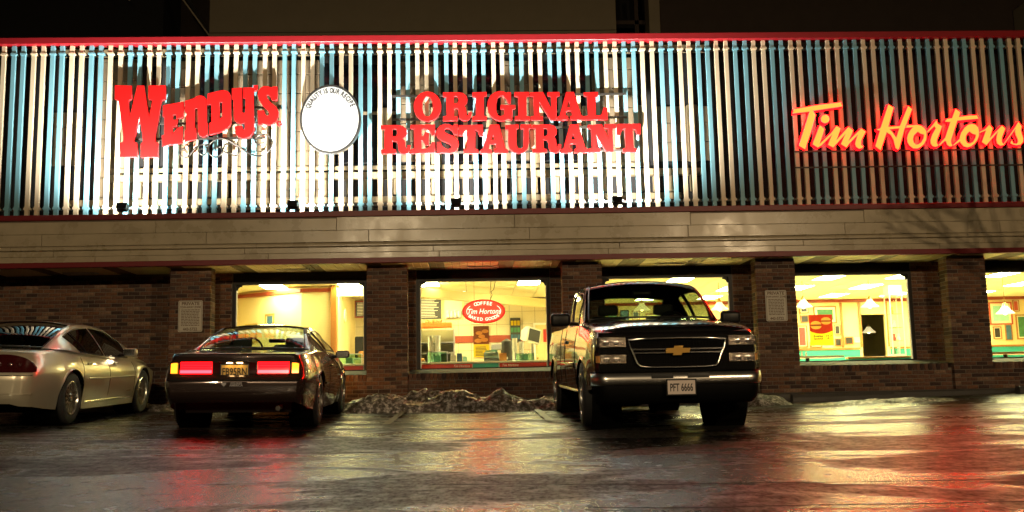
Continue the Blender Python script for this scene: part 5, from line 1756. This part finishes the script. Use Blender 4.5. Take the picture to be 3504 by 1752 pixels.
def wheel_set(car, places, r, w, style, nspoke=7):
    """wheel axis along Y; the outer side faces +Y of the wheel mesh"""
    t = MB()
    rr = r * .66
    prof = [(rr, -w / 2 + .01), (r * .8, -w / 2), (r * .94, -w / 2 + .012), (r, -w / 2 + .04), (r, w / 2 - .04), (r * .94, w / 2 - .012), (r * .8, w / 2), (rr, w / 2 - .01), (rr * .97, w / 2 - .03), (rr * .97, -w / 2 + .03), (rr, -w / 2 + .01)]
    tm = t.lathe(prof, 40, axis='Y').mesh('tyre')
    tm.materials.append(M['rubber'])
    k = MB().lathe([(rr * .99, w / 2 - .012), (rr * .93, w / 2 - .006), (rr * .9, w / 2 - .03), (rr * .88, -.02)], 32, axis='Y')
    k.lathe([(rr * .9, -.01), (0, -.015)], 24, axis='Y', mi=1)
    k.lathe([(.001, w / 2 - .012), (.045, w / 2 - .015), (.06, w / 2 - .03), (.062, -.01)], 16, axis='Y')
    for i in range(nspoke):
        a = 2 * PI * i / nspoke
        ws = .5 * (2 * PI * rr / nspoke) * (.5 if style == 'spoke' else .62)
        d = Vector((math.cos(a), 0, math.sin(a)))
        n = Vector((-math.sin(a), 0, math.cos(a)))
        y0, y1 = w / 2 - .02, w / 2 - .045
        pts = [d * .05 + n * ws * .45, d * .05 - n * ws * .45, d * rr * .92 - n * ws * .5, d * rr * .92 + n * ws * .5]
        vs_ = [p + Vector((0, y0 - .008, 0)) for p in pts[:2]] + [p + Vector((0, y0, 0)) for p in pts[2:]] + [p + Vector((0, y1, 0)) for p in pts]
        k.add(vs_, [(0, 1, 2, 3), (0, 4, 5, 1), (1, 5, 6, 2), (2, 6, 7, 3), (3, 7, 4, 0)])
    rm = k.mesh('rim')
    rm.materials.append(M['rim'])
    rm.materials.append(M['black'])
    rm.polygons.foreach_set('material_index', k.mi)
    for me in (tm, rm):
        me.polygons.foreach_set('use_smooth', [True] * len(me.polygons))
        me.set_sharp_from_angle(angle=R(35))
    for (x, y, st) in places:
        wd = bpy.data.objects.new('wheel', None)
        COL.objects.link(wd)
        wd.parent = car
        wd.location = (x, y, r)
        wd.rotation_euler = (0, 0, (0 if y > 0 else PI) + st)
        for nm, me in (('tyre', tm), ('rim', rm)):
            o = bpy.data.objects.new(nm, me)
            COL.objects.link(o)
            o.parent = wd

def place_car(car, x, y, heading):
    """local +X is the car's front; origin under the tail (or the middle line) on the ground"""
    e = .5
    n = Vector((-(gz(x + e, y) - gz(x - e, y)) / (2 * e), -(gz(x, y + e) - gz(x, y - e)) / (2 * e), 1)).normalized()
    f = Vector((math.cos(heading), math.sin(heading), 0))
    f = (f - n * f.dot(n)).normalized()
    l = n.cross(f)
    m = Matrix((f, l, n)).transposed().to_4x4()
    m.translation = (x, y, gz(x, y) + .012)
    car.matrix_world = m

def seats(car, xs, y, zseat, ztop, w):
    for x in xs:
        for sgn in ((-1, 1)):
            m = MB().rbox(x - .07, x + .09, sgn * y - w / 2, sgn * y + w / 2, zseat, ztop - .16, .05)
            m.build('seat', M['seat'], car, smooth=60)
            MB().rbox(x - .1, x + .0, sgn * y - w * .28, sgn * y + w * .28, ztop - .15, ztop, .04).build('headrest', M['seat'], car, smooth=60)

def mirror(car, x, y, z, sgn, w, h, d, paint, chrome=False):
    m = MB().rbox(x - d / 2, x + d / 2, sgn * y, sgn * (y + w), z - h / 2, z + h / 2, min(h, d) * .38, 3) if sgn > 0 else MB().rbox(x - d / 2, x + d / 2, -(y + w), -y, z - h / 2, z + h / 2, min(h, d) * .38, 3)
    o = m.build('wing_mirror', paint, car, smooth=60)
    MB().tube([(x, sgn * (y - .1), z - h * .35), (x, sgn * (y + .03), z - h * .25)], .025, 8).build('arm', M['black'], o)
    g = MB().box(x - d / 2 - .004, x - d / 2 - .001, min(sgn * (y + .02), sgn * (y + w - .02)), max(sgn * (y + .02), sgn * (y + w - .02)), z - h * .36, z + h * .36)
    g.build('mirror_glass', M['chrome'], o)

def plate(car, mat, txt, x, z, face, w=.305, h=.152):
    """face -1: looks to the car's tail, +1: looks to the front"""
    p = MB().cbox(x - .005, x + .005, -w / 2, w / 2, z - h / 2, z + h / 2, .002).build('number_plate', mat, car)
    fr = MB()
    e = .012
    for a, b, c, d in ((-w / 2 - e, w / 2 + e, -h / 2 - e, -h / 2), (-w / 2 - e, w / 2 + e, h / 2, h / 2 + e), (-w / 2 - e, -w / 2, -h / 2, h / 2), (w / 2, w / 2 + e, -h / 2, h / 2)):
        fr.box(x - .008, x + .008, a, b, z + c, z + d)
    fr.build('plate_frame', M['chrome'] if face < 0 else M['black'], p)
    me = text_mesh(txt, .118, .003, squeeze=.72 if len(txt) < 7 else .56, bold=.002)
    me.transform(Matrix.Rotation(-PI / 2 if face < 0 else PI / 2, 4, 'Z'))
    put('plate_text', me, M['ink'], p, (x + face * .0065, 0, z - .006))
    return p

# --------------------------- dark two-door coupe, tail to the viewer
def coupe():
    car = empty('parked_car', (0, 0, 0), 'dark brown two-door coupe with glowing red tail lights, nose to the building', 'car', 'cars parked in front of the restaurant')
    L = 5.0
    keys = dict(x=[0, .05, .16, .5, 1.1, 1.8, 2.6, 3.3, 3.95, 4.5, 4.85, 5.0],
                wm=[.73, .775, .82, .865, .885, .89, .89, .885, .87, .82, .73, .6],
                zsh=[.85, .865, .87, .88, .90, .9, .89, .875, .84, .76, .66, .56],
                zt=[.885, .9, .908, .92, .945, .95, .95, .955, .92, .84, .73, .62],
                zb=[.33, .31, .29, .24, .2, .19, .19, .19, .2, .22, .24, .26],
                arches=(1.06, 3.93), arch_r=.36, zm=.6, sh=.92, n=4.5)
    keys['tail'] = pchip([.2, .33, .4, .58, .62, .66, .8, .86, .92], [.16, .1, .02, 0, .03, .075, .09, .075, .1])
    keys['nose'] = pchip([.2, .4, .6, .8], [.05, 0, 0, .1])
    s = make_spec(keys, L)
    P = M['paint_maroon']
    m = body_mesh(s, 0, L)
    m.build('body', P, car, smooth=42, recalc=True)
    rail = [(1.12, .7, .955), (1.35, .665, 1.05), (1.62, .62, 1.155), (1.95, .575, 1.235), (2.35, .565, 1.268), (2.75, .575, 1.245), (3.1, .62, 1.13), (3.6, .71, .955)]
    belt = [(.95, .815, .925), (1.4, .825, .925), (1.8, .825, .925), (2.1, .825, .925), (2.5, .825, .92), (2.9, .82, .915), (3.25, .81, .91), (3.62, .79, .905)]
    S, Q, rl, bl = glasshouse(car, rail, belt, [(.3, .42), (.45, .85)], (.43, .72), P, M['tint'], crown=.05, bow=.05, rear_glass=M['tint'])
    # tail lights: red panels and amber ends follow the tail skin
    fx = lambda y, z: rear_x(s, y, z)
    for sgn in (-1, 1):
        yy = [sgn * v for v in np.linspace(.265, .625, 12)]
        o = skin_patch(fx, yy, lambda y: (.665, .8), -.008, .03).build('tail_light', M['lens_red_on'], car, recalc=True)
        skin_patch(fx, yy, lambda y: (.673, .705), -.013, .004, 3).build('lamp_core', M['lens_pink_on'], o, recalc=True)
        for z in (.727, .747, .767, .785):
            skin_patch(fx, yy, lambda y: (z, z + .005), -.012, .003, 2).build('lens_rib', M['lens_red_off'], o, recalc=True)
        ya = [sgn * v for v in np.linspace(.66, .735, 8)]
        skin_patch(fx, ya, lambda y: (.67, .79 - .25 * max(0, abs(y) - .70)), -.01, .03).build('side_light', M['lens_amber_on'], car, recalc=True)
        ye = [sgn * v for v in np.linspace(.165, .25, 5)]
        skin_patch(fx, ye, lambda y: (.67, .795), -.006, .02).build('reflector', M['lens_red_off'], car, recalc=True)
    yb = list(np.linspace(-.765, .765, 30))
    skin_patch(fx, yb, lambda y: (.585, .6), -.012, .02, 3).build('bumper_strip', M['black'], car, recalc=True)
    skin_patch(fx, list(np.linspace(-.7, .7, 20)), lambda y: (.885, .897), -.006, .02, 3).build('trunk_edge', P, car, recalc=True)
    p = plate(car, M['plate_yellow'], 'FB95RN', rear_x(s, 0, .69) - .014, .69, -1)
    xx = rear_x(s, 0, .8)
    for y in (-.06, .06):
        MB().cbox(xx - .06, xx - .025, y - .03, y + .03, .785, .796, .003).build('plate_lamp', M['plate_lamp'], car)
    MB().cbox(xx - .065, xx + .01, -.17, .17, .7965, .812, .004).build('plate_hood', P, car)
    # bumper sticker
    xs_ = rear_x(s, 0, .54) - .006
    stk = MB().box(xs_ - .001, xs_ + .001, -.16, .12, .515, .57).build('bumper_sticker', M['paint_maroon'], car)
    for tx, zz, sz in (('GOD BLESS', .556, .026), ('AMERICA', .53, .036)):
        me = text_mesh(tx, sz, .002, bold=.0008)
        me.transform(Matrix.Rotation(-PI / 2, 4, 'Z'))
        put('sticker_text', me, M['sticker'], stk, (xs_ - .003, -.035, zz))
    hp = [(.028 * 16 * math.sin(t) ** 3 / 16, .028 * (13 * math.cos(t) - 5 * math.cos(2 * t) - 2 * math.cos(3 * t) - math.cos(4 * t)) / 16) for t in np.linspace(0, 2 * PI, 24)[:-1]]
    hm = shape_mesh([hp], .002)
    hm.transform(Matrix.Rotation(-PI / 2, 4, 'Z'))
    put('sticker_heart', hm, M['sticker'], stk, (xs_ - .003, .105, .545))
    for sgn in (-1, 1):
        skin_patch(lambda y, z: front_x(s, y, z), [sgn * v for v in np.linspace(.42, .66, 8)], lambda y: (.5, .57), -.004, .02).build('front_light', M['lens_front_on'], car, recalc=True)
    seats(car, (2.35,), .36, .7, 1.13, .46)
    seats(car, (1.55,), .34, .75, 1.02, .5)
    MB().rbox(2.95, 3.45, -.7, .7, .85, .98, .04).build('dashboard', M['cabin'], car, smooth=50)
    MB().rbox(2.98, 3.03, -.12, .12, 1.07, 1.13, .02).build('rear_view_mirror', M['black'], car, smooth=50)
    MB().tube([(2.88, .36 + .17 * math.cos(a), .98 + .16 * math.sin(a)) for a in np.linspace(0, 2 * PI, 20)[:-1]], .015, 6, closed=True).build('steering_wheel', M['black'], car)
    MB().box(1.3, 1.6, -.6, .6, .93, .952).build('parcel_shelf', M['cabin'], car)
    for sgn in (-1, 1):
        mirror(car, 2.95, .86, .9, sgn, .2, .11, .12, M['paint_maroon'])
        MB().tube([(x, sgn * (s.wm(x) + .004), .52) for x in np.linspace(1.5, 3.5, 20)], .016, 6).build('side_moulding', P, car)
        for x in (2.02, 3.36):
            MB().tube([(x, sgn * (section(s, x)[k][0] + .0008), section(s, x)[k][1]) for k in range(2, 13)], .0035, 4).build('door_gap', M['black'], car)
        MB().rbox(2.2, 2.36, sgn * .885 - .014, sgn * .885 + .014, .735, .765, .01, 2).build('door_handle', P, car, smooth=50)
    MB().box(.35, 4.7, -.62, .62, .2, .42).build('underbody', M['matte_black'], car)
    MB().tube([(.12, -.5, .26), (.6, -.5, .26)], .03, 8).build('exhaust_pipe', M['dark_metal'], car)
    for ax in s.arches:
        for sgn in (-1, 1):
            MB().lathe([(.37, .0), (.37, .3), (.05, .3)], 20, (ax, sgn * .83 - (.3 if sgn > 0 else 0), .33), 'Y').build('wheel_well', M['matte_black'], car)
    wheel_set(car, [(x, sgn * .775, 0) for x in (1.06, 3.93) for sgn in (-1, 1)], .325, .215, 'spoke', 10)
    place_car(car, -2.83, 11.85, R(91.8))
coupe()

# --------------------------- tan four-door sedan at the left edge
def sedan():
    car = empty('parked_car', (0, 0, 0), 'tan four-door sedan with dark tinted rear window cut by the left edge', 'car', 'cars parked in front of the restaurant')
    L = 4.95
    keys = dict(x=[0, .05, .16, .5, 1.0, 1.8, 2.6, 3.3, 3.95, 4.5, 4.82, 4.95],
                wm=[.6, .7, .8, .875, .91, .92, .92, .915, .9, .84, .72, .55],
                zsh=[.84, .87, .885, .9, .905, .87, .84, .825, .79, .7, .6, .52],
                zt=[.90, .93, .945, .96, .97, .94, .92, .92, .89, .8, .68, .57],
                zb=[.3, .27, .26, .22, .19, .17, .17, .17, .18, .2, .22, .24],
                arches=(1.05, 3.84), arch_r=.37, zm=.62, sh=.9, n=2.8)
    keys['tail'] = pchip([.15, .27, .4, .62, .68, .9, .98], [.14, .06, .0, .0, .03, .1, .14])
    keys['nose'] = pchip([.2, .4, .6, .8], [.05, 0, .02, .12])
    s = make_spec(keys, L)
    P = M['paint_tan']
    body_mesh(s, 0, L).build('body', P, car, smooth=42, recalc=True)
    rail = [(.72, .66, .965), (1.05, .66, 1.1), (1.4, .62, 1.215), (1.8, .59, 1.285), (2.3, .58, 1.305), (2.8, .59, 1.265), (3.25, .64, 1.13), (3.85, .73, .93)]
    belt = [(.95, .84, .94), (1.3, .845, .915), (1.65, .85, .89), (2.0, .855, .868), (2.4, .855, .85), (2.8, .85, .838), (3.25, .84, .835), (3.86, .8, .85)]
    glasshouse(car, rail, belt, [(.2, .285), (.3, .52), (.545, .86)], (.38, .7), P, M['tint_dark'], crown=.06, bow=.12, vglass=(.06, .9), rear_glass=M['tint_dark'])
    fx = lambda y, z: rear_x(s, y, z)
    for sgn in (-1, 1):
        yy = [sgn * v for v in np.linspace(.14, .8, 26)]
        def zf(y):
            a = (abs(y) - .14) / .66
            e = max(0, 1 - abs((a - .35) / .66) ** 3.2) ** .5
            return (.69 - .018 * min(1, e * 2.5), .692 + .195 * e)
        o = skin_patch(fx, yy, zf, -.008, .02, 7).build('tail_light', M['lens_red_off'], car, smooth=50, recalc=True)
        for y in (.3, .42, .54, .64):
            MB().lathe([(.035, .0), (.03, -.006), (0, -.009)], 14, (rear_x(s, y, .76) - .008, sgn * y, .77), 'X').build('lamp_bowl', M['lens_red_off'], o, smooth=60)
    skin_patch(fx, list(np.linspace(-.78, .78, 24)), lambda y: (.632, .64), -.003, .02, 2).build('bumper_seam', M['black'], car, recalc=True)
    skin_patch(fx, list(np.linspace(-.78, .78, 24)), lambda y: (.41, .425), -.006, .02, 2).build('bumper_crease', P, car, recalc=True)
    plate(car, M['plate_white'], '', rear_x(s, 0, .53) - .01, .53, -1)
    for sgn in (-1, 1):
        mirror(car, 3.0, .87, .93, sgn, .2, .13, .13, P)
        for x in (1.35, 2.35, 3.42):
            q = section(s, x)
            MB().tube([(x + (.06 * math.sin((q[k][1] - .3) * 3) if x < 2 else 0), sgn * (q[k][0] + .0008), q[k][1]) for k in range(2, 13)], .0035, 4).build('door_gap', M['black'], car)
        MB().tube([(x, sgn * (s.wm(x) + .006), .575) for x in np.linspace(1.55, 3.42, 20)], .014, 6).build('side_moulding', P, car)
        MB().tube([(x, sgn * (s.wm(x) * .965 + .006), .27) for x in np.linspace(1.5, 3.4, 20)], .012, 6).build('sill_trim', M['chrome'], car)
        for x in (1.52, 2.5):
            MB().rbox(x, x + .14, sgn * .912 - .014, sgn * .912 + .014, .755, .79, .012, 2).build('door_handle', P, car, smooth=50)
        # small badge low on the front door, too small to read
        b = MB()
        for k in range(6):
            b.box(3.05 + k * .028, 3.068 + k * .028, sgn * .921 - .002, sgn * .921 + .002, .36, .38)
        b.build('door_badge', M['brown_ink'], car)
    seats(car, (2.2, 1.35), .38, .7, 1.1, .5)
    MB().rbox(3.05, 3.6, -.7, .7, .82, .95, .04).build('dashboard', M['cabin'], car, smooth=50)
    MB().box(.4, 4.6, -.66, .66, .18, .42).build('underbody', M['matte_black'], car)
    for ax in s.arches:
        for sgn in (-1, 1):
            MB().lathe([(.38, .0), (.38, .3), (.05, .3)], 20, (ax, sgn * .86 - (.3 if sgn > 0 else 0), .34), 'Y').build('wheel_well', M['matte_black'], car)
    wheel_set(car, [(x, sgn * .8, 0) for x in (1.05, 3.84) for sgn in (-1, 1)], .335, .22, 'spoke', 16)
    place_car(car, -6.12, 12.2, R(90.3))
sedan()

# --------------------------- black pickup facing the viewer
def pickup():
    car = empty('parked_pickup', (0, 0, 0), 'black pickup truck backed up to the building, chrome bumper and gold emblem to the viewer', 'pickup truck', 'cars parked in front of the restaurant')
    L = 5.6
    keys = dict(x=[0, .05, .2, 1.0, 1.9, 2.1, 3.0, 4.0, 4.5, 5.1, 5.4, 5.55, 5.6],
                wm=[.9, .93, .95, .96, .96, .96, .96, .96, .955, .95, .935, .91, .88],
                zsh=[1.2, 1.21, 1.215, 1.215, 1.215, 1.215, 1.2, 1.18, 1.165, 1.12, 1.085, 1.06, 1.04],
                zt=[1.22, 1.225, 1.23, 1.23, 1.23, 1.235, 1.24, 1.245, 1.235, 1.185, 1.14, 1.1, 1.075],
                zb=[.48, .46, .45, .42, .4, .4, .4, .4, .41, .44, .46, .47, .48],
                arches=(1.08, 4.66), arch_r=.47, zm=.85, sh=.95, n=5.5, wb=.95)
    keys['nose'] = pchip([.45, .7, 1.0, 1.06, 1.15, 1.25], [.0, .0, .01, .03, .12, .2])
    s = make_spec(keys, L)
    P = M['paint_black']
    body_mesh(s, 0, L).build('body', P, car, smooth=42, recalc=True)
    rail = [(2.1, .8, 1.24), (2.14, .775, 1.5), (2.2, .74, 1.69), (2.45, .725, 1.745), (3.0, .72, 1.755), (3.42, .725, 1.725), (3.72, .77, 1.57), (4.16, .84, 1.245)]
    belt = [(2.1, .86, 1.215), (2.4, .865, 1.215), (2.7, .865, 1.215), (3.0, .865, 1.21), (3.2, .865, 1.21), (3.5, .865, 1.205), (3.8, .86, 1.2), (4.17, .85, 1.2)]
    glasshouse(car, rail, belt, [(.27, .42), (.475, .82)], (.2, .7), P, M['tint_mid'], crown=.075, bow=.06, vglass=(.06, .86), rear_e=.26)
    fx = lambda y, z: front_x(s, y, z)
    # raised hood centre with deflector
    A = []
    for x in np.linspace(4.35, 5.42, 14):
        row = []
        t = (x - 4.35) / 1.07
        for y in np.linspace(-.62, .62, 21):
            k = max(0, 1 - (abs(y) / .62) ** 6)
            q = abs(y) / (.96 * .95)
            zt, zs = s.zt(x), s.zsh(x)
            base = zs + (zt - zs) * (1 - min(1, q) ** 5.5) ** (1 / 5.5)
            row.append((shift(s, x, base), y, base + .032 * k * min(1, t * 2.5 + .1) + .002))
        A.append(row)
    MB().grid(A).build('hood_bulge', P, car, smooth=60, recalc=True)
    B = []
    for y in np.linspace(-.88, .88, 41):
        zz = 1.075 + .05 * (1 - (max(0, abs(y) - .5) / .38) ** 1.5 if abs(y) > .5 else 1)
        x = 5.5 - .05 * (abs(y) / .88) ** 3
        B.append([(x + .02, y, zz - .085), (x + .035, y, zz - .03), (x + .01, y, zz + .012), (x - .03, y, zz + .026), (x - .035, y, zz + .018)])
    MB().grid(B).build('hood_deflector', M['matte_black'], car, smooth=60, recalc=True)
    # dark front mask behind grille and lamps
    skin_patch(fx, list(np.linspace(-.86, .86, 30)), lambda y: (.6, 1.035), .002, .012).build('front_mask', M['matte_black'], car, recalc=True)
    X = 5.62
    gm = MB()
    for z in np.linspace(.73, .98, 12):
        gm.box(X - .004, X + .004, -.5, .5, z - .003, z + .003)
    for y in np.linspace(-.5, .5, 30):
        gm.box(X - .006, X - .001, y - .003, y + .003, .72, .99)
    gr = gm.build('grille', M['matte_black'], car)
    def bar(pts, rad, nm='grille_bar', closed=False):
        MB().tube([(X + .018, y, z) for y, z in pts], rad, 8, closed=closed).build(nm, M['chrome'], gr, smooth=50)
    bar([(-.545, 1.0), (-.3, 1.012), (0, 1.016), (.3, 1.012), (.545, 1.0), (.52, .9), (.5, .86), (.455, .74), (.42, .705), (.3, .695), (0, .692), (-.3, .695), (-.42, .705), (-.455, .74), (-.5, .86), (-.52, .9)], .014, 'grille_surround', True)
    for sgn in (-1, 1):
        bar([(sgn * .125, .893), (sgn * .52, .893)], .0125)
        bar([(sgn * .125, .853), (sgn * .505, .853)], .0125)
    bw, bh = .135, .048
    em = shape_mesh([[(-bw, -.022), (-bw + .012, .022 + .0), (-.045, .024), (-.035, bh), (.055, bh), (.047, .024), (bw, .022), (bw - .012, -.022), (.045, -.024), (.035, -bh), (-.055, -bh), (-.047, -.024)]], .02, .004)
    em.transform(Matrix.Rotation(PI / 2, 4, 'Z'))
    put('emblem', em, M['gold_emblem'], gr, (X + .035, 0, .874))
    # head lamps: upper and lower unit each side
    for sgn in (-1, 1):
        y0, y1 = .575, .895
        yy = [sgn * v for v in np.linspace(y0, y1, 12)]
        for nm, za, zb_ in (('head_light', .925, 1.03), ('turn_light', .745, .838)):
            o = skin_patch(fx, yy, lambda y: (za, zb_), .014, .02).build(nm, M['lens_clear'], car, recalc=True)
            for yc in (.68, .79):
                z = (za + zb_) / 2
                xx = front_x(s, yc, z)
                MB().lathe([(.036, .0), (.03, .006), (.016, .01), (0, .012)], 18, (xx + .035, sgn * yc, z), 'X').build('reflector_bowl', M['chrome'], o, smooth=50)
        o2 = skin_patch(fx, [sgn * v for v in np.linspace(.865, .905, 5)], lambda y: (.755, .828), .018, .02).build('amber_marker', M['donut'], car, recalc=True)
    # chrome bumper with black top pad and air openings
    def bump_x(y):
        return 5.735 - .055 * (abs(y) / .96) ** 2 - (.16 * ((abs(y) - .82) / .14) ** 2 if abs(y) > .82 else 0)
    ys = list(np.linspace(-.96, .96, 49))
    def strip(profile):
        return [[(bump_x(y) + dx, y * sy, z) for (dx, z, sy) in profile] for y in ys]
    MB().grid(strip([(-.03, .635, 1), (.0, .605, 1), (.012, .57, 1), (.004, .53, 1), (-.03, .5, 1), (-.1, .495, 1)])).build('chrome_bumper', M['chrome_soft'], car, smooth=60, recalc=True)
    MB().grid(strip([(-.12, .655, 1), (-.05, .655, 1), (-.028, .64, 1), (-.03, .632, 1)])).build('bumper_pad', M['matte_black'], car, smooth=60, recalc=True)
    for a, b in ((-.32, -.08), (.08, .32)):
        MB().grid([[(bump_x(y) + .008, y, .625), (bump_x(y) + .0145, y, .6), (bump_x(y) + .0165, y, .575)] for y in np.linspace(a, b, 8)]).build('air_opening', M['black'], car, recalc=True)
    MB().grid(strip([(-.035, .499, .99), (-.03, .42, .975), (-.06, .34, .95), (-.12, .29, .92), (-.3, .29, .9)])).build('lower_valance', M['matte_black'], car, smooth=60, recalc=True)
    for sgn in (-1, 1):
        MB().grid([[(x, sgn * (.962 + (.0 if x < 5.4 else -.02)), z) for z in np.linspace(.5, .63, 4)] for x in np.linspace(5.2, 5.5, 6)]).build('bumper_end', M['chrome'], car, recalc=True)
    plate(car, M['plate_white'], 'PFT 6666', 5.765, .475, 1)
    # cab interior
    for sgn in (-1, 1):
        MB().rbox(2.98, 3.14, sgn * .38 - .25, sgn * .38 + .25, 1.0, 1.36, .06).build('seat', M['seat'], car, smooth=60)
        MB().rbox(2.99, 3.09, sgn * .38 - .14, sgn * .38 + .14, 1.37, 1.52, .045).build('headrest', M['seat'], car, smooth=60)
        MB().rbox(2.3, 2.42, sgn * .4 - .25, sgn * .4 + .25, 1.0, 1.3, .05).build('seat', M['seat'], car, smooth=60)
    MB().rbox(3.6, 4.1, -.8, .8, 1.12, 1.262, .04).build('dashboard', M['cabin'], car, smooth=50)
    MB().rbox(3.5, 3.56, -.13, .13, 1.6, 1.68, .03).build('rear_view_mirror', M['black'], car, smooth=50)
    MB().tube([(3.52 + .07 * math.sin(a), .38 + .19 * math.cos(a), 1.22 + .17 * math.sin(a)) for a in np.linspace(0, 2 * PI, 22)[:-1]], .016, 6, closed=True).build('steering_wheel', M['black'], car)
    MB().tube([(2.5, -.25, 1.8), (2.47, -.25, 1.85)], [.03, .01], 8).build('roof_antenna', M['black'], car)
    for sgn in (-1, 1):
        mirror(car, 3.78, .98, 1.3, sgn, .26, .165, .12, M['black'])
        for x in (2.1, 2.72, 3.95):
            q = section(s, x)
            MB().tube([(x, sgn * (q[k][0] + .001), q[k][1]) for k in range(1, 14)], .004, 4).build('door_gap', M['black'], car)
        MB().rbox(2.85, 3.02, sgn * .955 - .016, sgn * .955 + .016, 1.0, 1.045, .014, 2).build('door_handle', M['black'], car, smooth=50)
        MB().rbox(2.2, 3.9, sgn * .962 - .012, sgn * .962 + .012, .68, .755, .01, 2).build('side_moulding', P, car, smooth=50)
        MB().tube([(x, sgn * .93, .4) for x in np.linspace(1.7, 4.1, 8)], .02, 6).build('sill_trim', M['chrome'], car)
    MB().box(.2, 5.4, -.45, .45, .36, .6).build('chassis', M['matte_black'], car)
    MB().tube([(1.08, -.7, .38), (1.08, .7, .38)], .07, 10).build('rear_axle', M['black'], car)
    MB().lathe([(0, -.16), (.1, -.14), (.16, 0), (.1, .14), (0, .16)], 16, (1.08, 0, .36), 'X').build('differential', M['black'], car, smooth=60)
    MB().box(-.12, 0, -.85, .85, .45, .62).build('rear_bumper', M['chrome'], car)
    for ax in s.arches:
        for sgn in (-1, 1):
            MB().lathe([(.48, .0), (.48, .34), (.05, .34)], 20, (ax, sgn * .9 - (.34 if sgn > 0 else 0), .36), 'Y').build('wheel_well', M['matte_black'], car)
    wheel_set(car, [(1.08, -.83, 0), (1.08, .83, 0), (4.66, -.85, R(-3)), (4.66, .85, R(-3))], .385, .255, 'spoke', 5)
    place_car(car, 2.15, 16.72, R(-89.2))
pickup()
